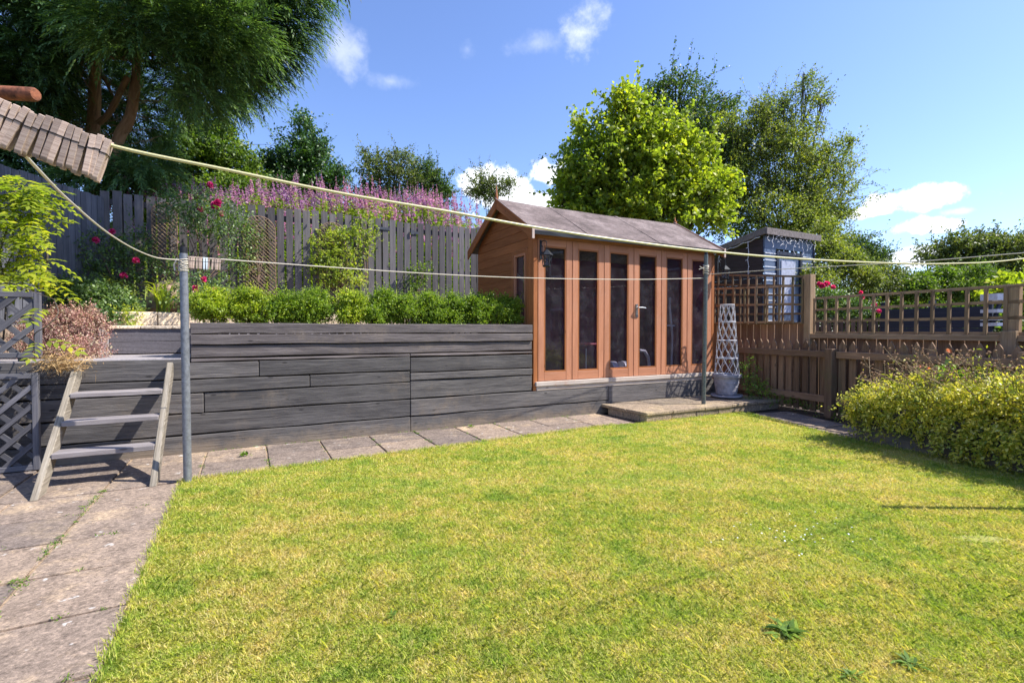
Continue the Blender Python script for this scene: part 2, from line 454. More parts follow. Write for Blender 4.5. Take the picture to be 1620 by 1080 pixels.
M['paving'] = mat_paving('stone_slabs', (0.23, 0.185, 0.155), (0.105, 0.083, 0.073), (0.44, 0.34, 0.235))
M['step'] = mat_paving('step_stone', (0.26, 0.21, 0.16), (0.13, 0.105, 0.08), (0.38, 0.31, 0.2), False)
M['sand'] = mat_paving('sandy_joint', (0.30, 0.23, 0.165), (0.16, 0.12, 0.09), (0.36, 0.28, 0.2), False)
M['creamstone'] = mat_paving('cream_stone', (0.66, 0.56, 0.44), (0.5, 0.4, 0.3), (0.7, 0.6, 0.48), False)
M['hill'] = plain('rough_bank', (0.24, 0.29, 0.07), 0.95, 0, 0.4, 3, 1.0)


def mat_lawn(name, blade):
    m, n, l, b = nodes(name)
    geo = n.new('ShaderNodeNewGeometry')
    pos = geo.outputs['Position']
    p1 = noise(n, l, pos, 1.3, 8, 0.72)
    p2 = noise(n, l, pos, 6.0, 8, 0.78)
    p3 = noise(n, l, pos, 45.0, 5, 0.75)
    ad = n.new('ShaderNodeMath'); ad.operation = 'ADD'; l.new(p1.outputs['Fac'], ad.inputs[0]); l.new(p2.outputs['Fac'], ad.inputs[1])
    fac = mrange(n, l, ad.outputs[0], 0.72, 1.28)
    green = rampnode(n, l, fac, [(0.0, (0.21, 0.34, 0.05)), (0.25, (0.345, 0.435, 0.06)), (0.55, (0.465, 0.48, 0.085)), (0.8, (0.57, 0.51, 0.14)), (1.0, (0.64, 0.50, 0.20))]).outputs['Color']
    if blade:
        rn = geo.outputs['Random Per Island']
        dry = rampnode(n, l, rn, [(0.0, (0, 0, 0)), (0.66, (0, 0, 0)), (0.72, (1, 1, 1)), (1, (1, 1, 1))]).outputs['Color']
        dm = n.new('ShaderNodeMath'); dm.operation = 'MULTIPLY'; l.new(dry, dm.inputs[0])
        l.new(mrange(n, l, ad.outputs[0], 0.8, 1.2, 0.25, 1.0), dm.inputs[1])
        c = mixc(n, l, dm.outputs[0], green, (0.66, 0.57, 0.32))
        var = rampnode(n, l, rn, [(0, (0.6, 0.66, 0.7)), (0.35, (1.05, 1.05, 0.9)), (0.7, (1.3, 1.2, 1.0)), (1, (0.9, 0.9, 0.9))]).outputs['Color']
        c = mixc(n, l, 1.0, c, var, 'MULTIPLY')
    else:
        c = mixc(n, l, mrange(n, l, p3.outputs['Fac'], 0.3, 0.7), (0.20, 0.19, 0.05), green)
        c = mixc(n, l, 0.25, c, (0.2, 0.16, 0.07))
    l.new(c, b.inputs['Base Color'])
    b.inputs['Roughness'].default_value = 0.6
    b.inputs['Specular IOR Level'].default_value = 0.3
    if blade:
        tr = n.new('ShaderNodeBsdfTranslucent')
        l.new(mixc(n, l, 1.0, c, (1.3, 1.4, 0.6), 'MULTIPLY'), tr.inputs['Color'])
        mx = n.new('ShaderNodeMixShader'); mx.inputs[0].default_value = 0.35
        l.new(b.outputs[0], mx.inputs[1]); l.new(tr.outputs[0], mx.inputs[2])
        l.new(mx.outputs[0], n['Material Output'].inputs['Surface'])
    else:
        bump(n, l, b, p3.outputs['Fac'], 0.6, 0.01)
    return m


M['lawn'] = mat_lawn('lawn_ground', False)
M['blade'] = mat_lawn('grass_blade', True)


# ------------------------------------------------------------------ mesh builder
class MB:
    def __init__(s):
        s.v, s.f, s.uv = [], [], []

    def _add(s, verts, faces, uvs):
        k = len(s.v)
        s.v += [tuple(p) for p in verts]
        s.f += [tuple(i + k for i in f) for f in faces]
        s.uv += uvs

    def plank(s, p0, p1, h, t, up=Z, seg=1, jit=0.0, h1=None, t1=None):
        p0, p1 = Vector(p0), Vector(p1)
        L = (p1 - p0); ln = L.length; L = L / ln
        up = Vector(up); up = (up - L * up.dot(L)).normalized()
        S = L.cross(up)
        ou, ov = random.uniform(0, 50), random.uniform(0, 50)
        vs = []
        for i in range(seg + 1):
            f = i / seg
            hh = h + ((h1 if h1 is not None else h) - h) * f
            tt = t + ((t1 if t1 is not None else t) - t) * f
            c = p0 + L * ln * f
            for (a, b) in ((-1, -1), (1, -1), (1, 1), (-1, 1)):
                q = c + up * (a * hh / 2 + random.uniform(-jit, jit)) + S * (b * tt / 2 + random.uniform(-jit, jit))
                vs.append(q)
        fs, uvs = [], []
        cum = [0, h, h + t, 2 * h + t, 2 * h + 2 * t]
        for i in range(seg):
            for j in range(4):
                a, b = i * 4 + j, i * 4 + (j + 1) % 4
                fs.append((a, b, b + 4, a + 4))
                x0, x1 = ou + ln * i / seg, ou + ln * (i + 1) / seg
                y0, y1 = ov + cum[j], ov + cum[j + 1]
                uvs.append([(x0, y0), (x0, y1), (x1, y1), (x1, y0)])
        e = seg * 4
        fs.append((3, 2, 1, 0)); uvs.append([(ou, ov), (ou, ov + t), (ou + .02, ov + t), (ou + .02, ov)])
        fs.append((e, e + 1, e + 2, e + 3)); uvs.append([(ou, ov), (ou, ov + t), (ou + .02, ov + t), (ou + .02, ov)])
        s._add(vs, fs, uvs)

    def box(s, c, sx, sy, sz, X=Vector((1, 0, 0)), Y=None):
        """box centred at c; sx along X (the grain), sz vertical"""
        X = Vector(X)
        s.plank(Vector(c) - X * sx / 2, Vector(c) + X * sx / 2, sz, sy)

    def tube(s, pts, r, n=8, cap=True):
        pts = [Vector(p) for p in pts]
        m = len(pts)
        rs = r if isinstance(r, (list, tuple)) else [r] * m
        T = []
        for i in range(m):
            a, b = pts[max(0, i - 1)], pts[min(m - 1, i + 1)]
            T.append((b - a).normalized())
        ref = Vector((0, 0, 1)) if abs(T[0].z) < 0.9 else Vector((1, 0, 0))
        N = (ref - T[0] * ref.dot(T[0])).normalized()
        vs, fs, uvs = [], [], []
        ou = random.uniform(0, 50)
        dist = 0
        ds = []
        for i in range(m):
            if i:
                dist += (pts[i] - pts[i - 1]).length
                N = (N - T[i] * N.dot(T[i]))
                N = N.normalized() if N.length > 1e-6 else T[i].orthogonal().normalized()
            B = T[i].cross(N)
            ds.append(dist)
            for j in range(n):
                a = 2 * math.pi * j / n
                vs.append(pts[i] + (N * math.cos(a) + B * math.sin(a)) * rs[i])
        for i in range(m - 1):
            for j in range(n):
                a, b = i * n + j, i * n + (j + 1) % n
                fs.append((a, b, b + n, a + n))
                y0, y1 = ou + rs[0] * 6.28 * j / n, ou + rs[0] * 6.28 * (j + 1) / n
                uvs.append([(ds[i] + ou, y0), (ds[i] + ou, y1), (ds[i + 1] + ou, y1), (ds[i + 1] + ou, y0)])
        if cap:
            fs.append(tuple(range(n))[::-1]); uvs.append([(0, 0)] * n)
            fs.append(tuple(range((m - 1) * n, m * n))); uvs.append([(0, 0)] * n)
        s._add(vs, fs, uvs)

    def lathe(s, c, prof, n=24, sq=False):
        c = Vector(c)
        vs, fs, uvs = [], [], []
        for (r, z) in prof:
            for j in range(n):
                a = 2 * math.pi * (j + (0.5 if sq else 0)) / n
                vs.append(c + Vector((math.cos(a) * r, math.sin(a) * r, z)))
        for i in range(len(prof) - 1):
            for j in range(n):
                a, b = i * n + j, i * n + (j + 1) % n
                fs.append((a, b, b + n, a + n)); uvs.append([(j / n, i * .1), ((j + 1) / n, i * .1), ((j + 1) / n, i * .1 + .1), (j / n, i * .1 + .1)])
        fs.append(tuple(range(n))[::-1]); uvs.append([(0, 0)] * n)
        k = (len(prof) - 1) * n
        fs.append(tuple(range(k, k + n))); uvs.append([(0, 0)] * n)
        s._add(vs, fs, uvs)

    def prism(s, poly, ext):
        """poly: list of points in one plane, extruded by ext"""
        poly = [Vector(p) for p in poly]; ext = Vector(ext)
        n = len(poly)
        e = (poly[1] - poly[0]).normalized()
        w = ext.normalized()
        t = e.cross(w)
        ou = random.uniform(0, 50)
        q = lambda p: ((p - poly[0]).dot(e) + ou, (p - poly[0]).dot(t) + ou)
        vs = poly + [p + ext for p in poly]
        fs = [tuple(range(n))[::-1], tuple(range(n, 2 * n))]
        uvs = [[q(poly[i]) for i in range(n)][::-1], [q(p) for p in poly]]
        for i in range(n):
            j = (i + 1) % n
            fs.append((i, j, j + n, i + n))
            d = (poly[j] - poly[i]).length
            uvs.append([(ou, ou), (ou + d, ou), (ou + d, ou + ext.length), (ou, ou + ext.length)])
        s._add(vs, fs, uvs)

    def build(s, name, mat, parent=None, smooth=False, bevel=0.0):
        me = bpy.data.meshes.new(name)
        me.from_pydata(s.v, [], s.f)
        uvl = me.uv_layers.new(name='UVMap')
        flat = [c for f in s.uv for p in f for c in p]
        uvl.data.foreach_set('uv', flat)
        me.materials.append(mat)
        if smooth:
            me.polygons.foreach_set('use_smooth', [True] * len(me.polygons))
            try:
                me.set_sharp_from_angle(angle=R(40))
            except Exception:
                pass
        me.update()
        o = link(name, me, parent)
        if bevel:
            b = o.modifiers.new('bevel', 'BEVEL'); b.width = bevel; b.segments = 1; b.limit_method = 'ANGLE'
        return o


def link(name, me, parent=None):
    o = bpy.data.objects.new(name, me)
    COL.objects.link(o)
    if parent is not None:
        o.parent = parent
        o.location = -root_loc(parent)
    return o


def root_loc(p):
    """world position of the parent when built (no rotations at build time)"""
    w = Vector((0, 0, 0))
    while p is not None:
        w += p.location
        p = p.parent
    return w


def tag(o, label=None, cat=None, group=None, kind=None):
    if label: o['label'] = label
    if cat: o['category'] = cat
    if group: o['group'] = group
    if kind: o['kind'] = kind
    return o


def thing(name, label, cat, loc=(0, 0, 0), group=None):
    o = bpy.data.objects.new(name, None)
    COL.objects.link(o)
    o.location = loc
    o.empty_display_size = 0.1
    return tag(o, label, cat, group)


def kids(o):
    return [c for c in bpy.data.objects if c.parent == o]


def dup(o, loc=None, rot=None, label=None, scale=None, tree=None):
    def cp(x, par):
        c = x.copy(); COL.objects.link(c); c.parent = par
        for ch in kids(x):
            cp(ch, c)
        return c
    c = cp(o, None)
    if loc is not None: c.location = loc
    if rot is not None: c.rotation_euler = rot
    if scale is not None: c.scale = scale
    if label: c['label'] = label
    return c


def np_mesh(name, verts, faces, mat, parent=None):
    """verts (n,3), faces (m,k)"""
    me = bpy.data.meshes.new(name)
    n, (m, k) = len(verts), faces.shape
    me.vertices.add(n); me.vertices.foreach_set('co', np.ascontiguousarray(verts, dtype=np.float32).ravel())
    me.loops.add(m * k); me.loops.foreach_set('vertex_index', faces.astype(np.int32).ravel())
    me.polygons.add(m)
    me.polygons.foreach_set('loop_start', np.arange(0, m * k, k, dtype=np.int32))
    me.polygons.foreach_set('loop_total', np.full(m, k, dtype=np.int32))
    me.materials.append(mat)
    me.update(calc_edges=True)
    me.validate()
    return link(name, me, parent)


def unit(a):
    return a / np.maximum(np.linalg.norm(a, axis=-1, keepdims=True), 1e-9)


def randdir(n):
    return unit(RNG.normal(size=(n, 3)))


def leaf_quads(P, D, N, L, Wd, fold=0.15, wide=0.45):
    """P base, D axis, N normal, L length, Wd width -> verts, faces (diamond leaves, creased)"""
    n = len(P)
    D = unit(D); S = unit(np.cross(D, N)); N2 = np.cross(S, D)
    L = np.broadcast_to(np.asarray(L, float).reshape(-1, 1), (n, 1)); Wd = np.broadcast_to(np.asarray(Wd, float).reshape(-1, 1), (n, 1))
    a = P
    b = P + D * L * wide + S * Wd * 0.5 + N2 * Wd * fold
    c = P + D * L - N2 * L * 0.08
    d = P + D * L * wide - S * Wd * 0.5 + N2 * Wd * fold
    v = np.stack([a, b, c, d], 1).reshape(-1, 3)
    f = np.arange(4 * n).reshape(-1, 4)
    return v, f


def crown_points(clumps, nspray):
    """clumps: rows of (x,y,z,rx,ry,rz) -> spray origin and outward direction"""
    C = np.array(clumps, float)
    w = C[:, 3] * C[:, 5] + C[:, 3] * C[:, 4]
    w = w / w.sum()
    idx = RNG.choice(len(C), nspray, p=w)
    d = randdir(nspray)
    # lumpy surface so the outline is uneven
    k1, k2, k3 = RNG.uniform(2, 5, (3, 3))
    ph = RNG.uniform(0, 6.28, (len(C), 3))[idx]
    lump = 1 + 0.16 * np.sin(d @ k1 * 1.6 + ph[:, 0]) + 0.13 * np.sin(d @ k2 * 2.3 + ph[:, 1]) + 0.1 * np.sin(d @ k3 * 4.1 + ph[:, 2])
    r = RNG.uniform(0.35, 1.0, nspray) ** 0.45 * lump
    P = C[idx, :3] + d * C[idx, 3:6] * r[:, None]
    return P, d, idx


def shoots(parent, mat, clumps, n, ln0, ln1, L, Wd, up=.5, per=26, thick=.0042):
    """leafy shoots that stand out of a crown, each with its own stem"""
    P, d, idx = crown_points(clumps, n)
    C = np.array(clumps, float)
    P = C[idx, :3] + d * C[idx, 3:6] * .8
    ax = unit(d + np.array([0, 0, up]) + randdir(n) * .35)
    ln = RNG.uniform(ln0, ln1, n)
    side = unit(np.cross(ax, randdir(n)))
    t = (np.arange(per) + .5) / per
    c = P[:, None] + ax[:, None] * (ln[:, None] * t)[..., None] + side[:, None] * (ln[:, None] * .14 * np.sin(t * 2.6))[..., None]
    PP = c.reshape(-1, 3) + randdir(n * per) * .05
    m = len(PP)
    D = unit(np.repeat(ax, per, 0) * .5 + randdir(m) + np.array([0, 0, -.1]))
    sz = RNG.uniform(.7, 1.3, m) * np.tile(1.3 - t * .5, n)
    v, f = leaf_quads(PP, D, unit(randdir(m) * .8 + np.array([.25, -.1, .85])), L * sz, Wd * sz)
    np_mesh('shoot_leaves', v, f, mat, parent)
    mb = MB()
    for i in range(n):
        q = c[i]
        mb.tube([Vector(C[idx[i], :3]).lerp(Vector(P[i]), .4), Vector(q[0]), Vector(q[per // 2]), Vector(q[-1])], [thick * 2, thick * 1.3, thick, thick * .4], 4, cap=False)
    tag(mb.build('shoots', M['bark2'], parent), kind='stuff')


def subclumps(clumps, k):
    if not k: return clumps
    out = []
    for c in clumps:
        out.append((c[0], c[1], c[2], c[3] * .62, c[4] * .62, c[5] * .62))
        d = randdir(k)
        for q in d:
            f = RNG.uniform(.22, .46); rr = RNG.uniform(.62, .92)
            out.append((c[0] + q[0] * c[3] * rr, c[1] + q[1] * c[4] * rr, c[2] + q[2] * c[5] * rr, c[3] * f, c[4] * f, c[5] * f * .85))
    return out


def foliage(name, mat, parent, clumps, nspray, per, spray, L, Wd, up=0.25, rnd=0.6, droop=0.0, strays=0.03, sub=0):
    clumps = subclumps(clumps, sub)
    P, d, idx = crown_points(clumps, nspray)
    ax = unit(d + np.array([0, 0, up]) + randdir(nspray) * rnd)
    st = RNG.random(nspray) < strays
    ln = spray * RNG.uniform(0.6, 1.25, nspray) * np.where(st, 2.6, 1)
    t = (np.arange(per) + 0.5) / per
    PP = P[:, None, :] + ax[:, None, :] * (ln[:, None] * t[None, :])[..., None]
    PP[..., 2] -= droop * ln[:, None] * (t ** 2)[None, :]
    PP = PP.reshape(-1, 3)
    n = len(PP)
    A = np.repeat(ax, per, 0)
    PP += randdir(n) * spray * 0.16
    D = unit(A * 0.5 + randdir(n) * 0.9 + np.array([0, 0, -0.15]))
    N = unit(randdir(n) * 0.8 + np.array([0.25, -0.1, 0.85]))
    sz = RNG.uniform(0.65, 1.25, n)
    v, f = leaf_quads(PP, D, N, L * sz, Wd * sz)
    return np_mesh(name, v, f, mat, parent)


def clumps_px(rows):
    """rows (px, py, Y, rx px, ry px) -> world ellipsoids"""
    out = []
    for (px, py, Y, rx, ry) in rows:
        c = at(px, py, Y)
        ax, az = rx / FPX * Y, ry / FPX * Y
        out.append((c.x, c.y, c.z, ax, (ax + az) / 2, az))
    return out


def limbs(mb, base, clumps, r0, fork=0.3, thin=0.35):
    base = Vector(base)
    C = [Vector(c[:3]) for c in clumps]
    top = sum(C, Vector()) / len(C)
    hub = base.lerp(top, fork)
    mb.tube([base, base.lerp(hub, .5) + Vector((random.uniform(-.1, .1), 0, 0)), hub], [r0, r0 * .85, r0 * .7], 10)
    for c, cl in zip(C, clumps):
        mid = hub.lerp(c, .5) + Vector((random.uniform(-.15, .15), random.uniform(-.15, .15), random.uniform(-.1, .2))) * cl[3]
        mb.tube([hub, mid, c], [r0 * .4, r0 * thin * .6, r0 * .12], 6)
        for k in range(5):
            q = c + Vector((random.gauss(0, .5) * cl[3], random.gauss(0, .5) * cl[4], random.uniform(.1, .9) * cl[5]))
            mb.tube([c.lerp(mid, random.uniform(0, .5)), c.lerp(q, .5) + Vector((0, 0, .05)), q], [r0 * .14, r0 * .09, r0 * .04], 4)


def tree(name, label, rows, mat, nspray, per, spray, L, Wd, r0, base=None, cat='tree', group=None, bark='bark2', **k):
    cl = clumps_px(rows)
    if base is None:
        mx = sum(c[0] for c in cl) / len(cl); my = sum(c[1] for c in cl) / len(cl)
        base = (mx, my, hill_at(mx, my))
    t = thing(name, label, cat, base, group)
    mb = MB(); limbs(mb, base, cl, r0); mb.build('trunk', M[bark], t, smooth=True)
    k.setdefault('sub', 8)
    sh_ = k.pop('sh', None)
    if sh_: shoots(t, M[mat], cl, sh_[0], sh_[1], sh_[2], L, Wd)
    foliage('crown', M[mat], t, cl, int(nspray * 1.4), per, spray, L, Wd, **k)
    return t


# ------------------------------------------------------------------ ground, lawn, paving
def hill_h(a, b):
    s = lambda x: max(0, min(1, x)) ** 2 * (3 - 2 * max(0, min(1, x)))
    left = 1.15 + 1.5 * s((b - 2.8) / 1.2) + 0.6 * s((b - 4) / 8)
    right = 0.55 + 0.35 * s((b - 2.6) / 4)
    k = s((a - 4.2) / 2.2)
    return left * (1 - k) + right * k + 0.06 * math.sin(a * 1.3) * math.sin(b * 1.1)


def hill_at(x, y):
    p = Vector((x, y, 0)) - O
    return hill_h(p.dot(U), p.dot(V)) - 0.05


gm = MB()
gm._add([(-300, -60, -0.03), (300, -60, -0.03), (300, 600, -0.03), (-300, 600, -0.03)], [(0, 1, 2, 3)], [[(0, 0), (1, 0), (1, 1), (0, 1)]])
tag(gm.build('ground', M['soil']), kind='structure')

hm = MB()
aa = [-60, -40, -25, -15] + [-9 + .6 * i for i in range(36)] + [14, 17, 22, 30, 45, 70]
bb = [2.62, 2.9, 3.1, 3.3, 3.5, 3.8, 4.1, 4.6, 5.2, 6, 7, 8.5, 10, 13, 18, 25, 40, 80]
vs = [F(a, b, hill_h(a, b)) for b in bb for a in aa]
na = len(aa)
fs = [(j * na + i, j * na + i + 1, (j + 1) * na + i + 1, (j + 1) * na + i) for j in range(len(bb) - 1) for i in range(na - 1)]
hm._add(vs, fs, [[(0, 0)] * 4 for _ in fs])
tag(hm.build('hillside', M['hill'], smooth=True), kind='structure')

PB = Vector((1.60, 5.92, 0))                      # front left corner of the stone step
LA = F(0.03, -0.98)
lawn_poly = [LA, F(2.0, -0.88), F(4.22, -0.77), PB + U * -0.02 + V * 0.02, PB + U * 1.72 + V * 0.02, Vector((3.12, 6.55, 0)),
             Vector((3.39, 5.05, 0)), Vector((3.875, 3.78, 0)), Vector((4.75, 1.35, 0)), Vector((5.3, -1.5, 0)), F(0.03, -6.5)]
lm = MB()
lm.v = [(p.x, p.y, 0.0) for p in lawn_poly]; lm.f = [tuple(range(len(lawn_poly)))[::-1]]; lm.uv = [[(0, 0)] * len(lawn_poly)]
tag(lm.build('lawn', M['lawn']), kind='structure')


def in_poly(x, y, poly):
    c = np.zeros(len(x), bool)
    n = len(poly)
    for i in range(n):
        x0, y0, x1, y1 = poly[i].x, poly[i].y, poly[(i + 1) % n].x, poly[(i + 1) % n].y
        hit = ((y0 > y) != (y1 > y)) & (x < (x1 - x0) * (y - y0) / ((y1 - y0) or 1e-9) + x0)
        c ^= hit
    return c


def grass():
    # near the camera the blades are small and dense, further off a little larger
    xs, ys = [], []
    for (y0, y1, dens) in ((-.6, 1.2, 16000), (1.2, 2.2, 90000), (2.2, 3.4, 50000), (3.4, 4.8, 26000), (4.8, 7.0, 15000)):
        x0, x1 = -max(y1, 1.4) * 1.08, max(y1 * 1.08 + .2, 5.2) if y1 < 2 else y1 * 1.08 + 1.0
        n = int((y1 - y0) * (x1 - x0) * dens)
        x = RNG.uniform(x0, x1, n); y = RNG.uniform(y0, y1, n)
        ok = in_poly(x, y, lawn_poly)
        # one bare patch near the right
        bp = G(1552, 852)
        rr = np.hypot((x - bp.x) / .13, (y - bp.y) / .05)
        ok &= ~((rr < 1) & (RNG.random(n) < .85))
        xs.append(x[ok]); ys.append(y[ok])
    x, y = np.concatenate(xs), np.concatenate(ys)
    n = len(x)
    patch = np.sin(x * 2.1 + np.sin(y * 3.0)) * np.sin(y * 2.7 + 1.3 * np.sin(x * 1.7))
    h = (0.011 + 0.002 * patch + RNG.exponential(0.0045, n)).clip(0.005, 0.05)
    az = RNG.uniform(0, 6.283, n); lean = RNG.uniform(0.3, 1.3, n)
    d = np.stack([np.cos(az) * np.sin(lean), np.sin(az) * np.sin(lean), np.cos(lean)], 1)
    s = unit(np.stack([-np.sin(az) + RNG.normal(0, .5, n), np.cos(az) + RNG.normal(0, .5, n), np.zeros(n)], 1))
    w = (0.0006 + 0.0005 * y.clip(1, 6) / 2)[:, None] * RNG.uniform(.7, 1.3, (n, 1))
    p = np.stack([x, y, np.zeros(n)], 1)
    a, b = p - s * w, p + s * w
    m = p + d * h[:, None] * 0.6
    tip = m + unit(d * np.array([1.5, 1.5, .5])) * h[:, None] * 0.6
    v = np.stack([a, b, m + s * w * .8, tip, m - s * w * .8], 1).reshape(-1, 3)
    k = np.arange(n)[:, None] * 5
    f = k + np.array([[0, 1, 2, 3, 4]])
    o = np_mesh('lawn_grass', v, f, M['blade'])
    tag(o, 'short sunlit lawn grass, green with yellow dry patches', 'grass', kind='stuff')


grass()


def fringe():
    """longer grass along the lawn's edges"""
    segs = [(lawn_poly[i], lawn_poly[i + 1]) for i in (0, 1, 3, 5, 6, 7)] + [(LA, F(0.03, -3.6))]
    P = []
    for a, b in segs:
        n = int((b - a).length * 700)
        t = RNG.random(n)
        P.append(np.stack([a.x + (b.x - a.x) * t, a.y + (b.y - a.y) * t, np.zeros(n)], 1) + np.concatenate([RNG.normal(0, .016, (n, 2)), np.zeros((n, 1))], 1))
    P = np.concatenate(P)
    n = len(P)
    D = unit(RNG.normal(0, .45, (n, 3)) * np.array([1, 1, .2]) + np.array([0, 0, 1]))
    v, f = leaf_quads(P, D, randdir(n), RNG.uniform(.015, .042, n), .0035)
    tag(np_mesh('edge_grass', v, f, M['blade']), 'longer grass growing along the edges of the lawn', 'grass', kind='stuff')


fringe()

# paving
pv = MB()


def slab(mb, pts, z=0.0, th=0.035, gap=0.0085, tilt=0.004):
    c = sum((Vector(p) for p in pts), Vector()) / len(pts)
    q = []
    for p in pts:
        p = Vector(p); d = c - p
        q.append(p + d.normalized() * gap * 1.4)
    q = [Vector((p.x, p.y, z - th)) for p in q]
    # subdivided top keeps corners slightly uneven
    top = [p + Vector((0, 0, th + random.uniform(-tilt, tilt))) for p in q]
    n = len(q)
    fs = [tuple(range(n, 2 * n))] + [(i, (i + 1) % n, (i + 1) % n + n, i + n) for i in range(n)]
    mb._add(q + top, fs, [[(0, 0)] * len(f) for f in fs])


bj = [-1.02 - 0.455 * i for i in range(0, 9)]
aj = [0.025, -0.43, -0.885, -1.34, -1.8, -2.3, -2.8]
for i in range(len(bj) - 1):
    for j in range(len(aj) - 1):
        slab(pv, [F(aj[j + 1], bj[i + 1]), F(aj[j], bj[i + 1]), F(aj[j], bj[i]), F(aj[j + 1], bj[i])])
# path along the sleeper wall
ax = [-2.8, -2.2, -1.6, -1.0, -0.43, 0.12, 0.6, 1.08, 1.56, 2.04, 2.52, 3.0, 3.5, 4.0, 4.5]
eb = lambda a: -1.02 if a < .05 else -0.99 + 0.053 * a
for i in range(len(ax) - 1):
    a0, a1 = ax[i], ax[i + 1]
    m0 = -0.42 if i % 2 == 0 else -0.50
    slab(pv, [F(a0, m0), F(a1, m0), F(a1, -0.02), F(a0, -0.02)])
    e1 = eb(a1)
    slab(pv, [F(a0, eb(a0)), F(a1, e1), F(a1, m0), F(a0, m0)])
# right hand path beside the picket fence
RE = Vector((3.14, 6.53, 0)); RD = (Vector((3.39, 5.05, 0)) - RE).normalized()
for i in range(3):
    p0, p1 = RE + RD * (0.5 * i), RE + RD * (0.5 * (i + 1))
    slab(pv, [p0 - WN * .0, p1, p1 - WN * .62, p0 - WN * .62])
q0, q1 = Vector((3.395, 5.04, 0)), Vector((3.875, 3.78, 0))
for i in range(7):
    a, b = q0.lerp(q1, i * .33), q0.lerp(q1, (i + 1) * .33)
    slab(pv, [a, b, b - WN * .11, a - WN * .11])
tag(pv.build('paving', M['paving'], bevel=0.003), kind='structure')
# bedding below the joints
bd = MB()
for pts in ([F(-2.9, -5.2), F(0.03, -5.2), F(0.03, -1.0), F(4.6, -0.74), F(4.6, 0.0), F(-2.9, 0.0)],):
    bd._add([(p.x, p.y, -0.012) for p in pts], [tuple(range(len(pts)))], [[(0, 0)] * len(pts)])
pts = [RE, q0, q1, q1 + (q1 - q0), q1 + (q1 - q0) - WN * .12, q0 - WN * .62, RE - WN * .7]
bd._add([(p.x, p.y, -0.012) for p in pts], [tuple(range(len(pts)))[::-1]], [[(0, 0)] * len(pts)])
tag(bd.build('paving_bed', M['sand']), kind='structure')

# ------------------------------------------------------------------ sleeper retaining wall
wall = thing('retaining_wall', 'low wall of stacked dark charcoal timber sleepers running along the paved path', 'retaining wall', F(1.8, 0.1))


def sleeper(a0, a1, z0, z1, b0=0.0, th=0.11, mat='sleeper', parent=None, nm='sleeper'):
    mb = MB()
    n = max(2, int((a1 - a0) / .25))
    g = 0.003
    mb.plank(F(a0 + g, b0 + th / 2, (z0 + z1) / 2), F(a1 - g, b0 + th / 2, (z0 + z1) / 2), (z1 - z0) - 2 * g, th, seg=n, jit=0.0035)
    mb.build(nm, M[mat], parent or wall, bevel=0.005)


for (rows) in (((-2.4, 2.02), 0.0), ((2.02, 6.9), 0.004)):
    (a0, a1), off = rows
    sleeper(a0, a1, -0.02, 0.155, off)
for (a0, a1, z0, z1, off) in ((-2.4, 2.02, .160, .345, .004), (2.02, 4.75, .160, .345, -.002),
                              (-2.4, 0.1, .352, .53, .0), (0.1, 2.02, .352, .53, .005), (2.02, 3.56, .352, .545, .009),
                              (-2.4, 1.0, .535, .655, .0), (1.0, 2.02, .535, .655, .006), (2.02, 3.56, .55, .632, .0),
                              (-2.4, -.05, .66, .845, .003), (-.05, .55, .66, .805, .0), (.55, 2.02, .66, .81, .004), (2.02, 3.56, .637, .80, .002)):
    sleeper(a0, a1, z0, z1, off)
sleeper(4.75, 6.9, .115, .355, 0.0)
for (a0, a1) in ((0.0, 2.02), (2.02, 3.56)):
    sleeper(a0, a1, .812, .842, .006, mat='sleeper_top', nm='packer')
# planter on top, of browner weathered sleepers
pl = thing('raised_planter', 'long raised planter of weathered grey brown sleepers standing on the charcoal wall', 'planter', F(1.8, 0.1, .85))
for (z0, z1, off, mt) in ((.850, .962, .010, 'sleeper_top'), (.966, 1.062, -.010, 'sleeper_top'), (1.066, 1.168, -.008, 'sleeper_top')):
    sleeper(0.0, 3.56, z0, z1, off, mat=mt, parent=pl)
mb = MB(); mb.plank(F(.052, .115, 1.01), F(.052, 1.1, 1.01), .31, .1); mb.build('end_board', M['sleeper_top'], pl, bevel=.004)
mb = MB(); mb.plank(F(3.50, .115, 1.01), F(3.50, .6, 1.01), .31, .1); mb.build('end_board', M['sleeper_top'], pl, bevel=.004)

# soil terrace behind the wall
sm = MB()
ga = [-2.6 + .3 * i for i in range(21)] + [3.49]
gb = [.11 + .2 * i for i in range(13)] + [2.64]
vs, fs = [], []
for b in gb:
    for a in ga:
        inner = a < 0.05 and b < 1.12
        z = 0.79 if inner else 1.12 + max(0, b - 1.2) * .06 + random.uniform(-.015, .015)
        vs.append(F(a, b, z))
na = len(ga)
for j in range(len(gb) - 1):
    for i in range(na - 1):
        if gb[j] < 1.05 and ga[i] < -0.05 and ga[i] > -2.7:
            continue
        fs.append((j * na + i, j * na + i + 1, (j + 1) * na + i + 1, (j + 1) * na + i))
sm._add(vs, fs, [[(0, 0)] * 4 for _ in fs])
tag(sm.build('soil_bed', M['mulch'], smooth=True), kind='structure')

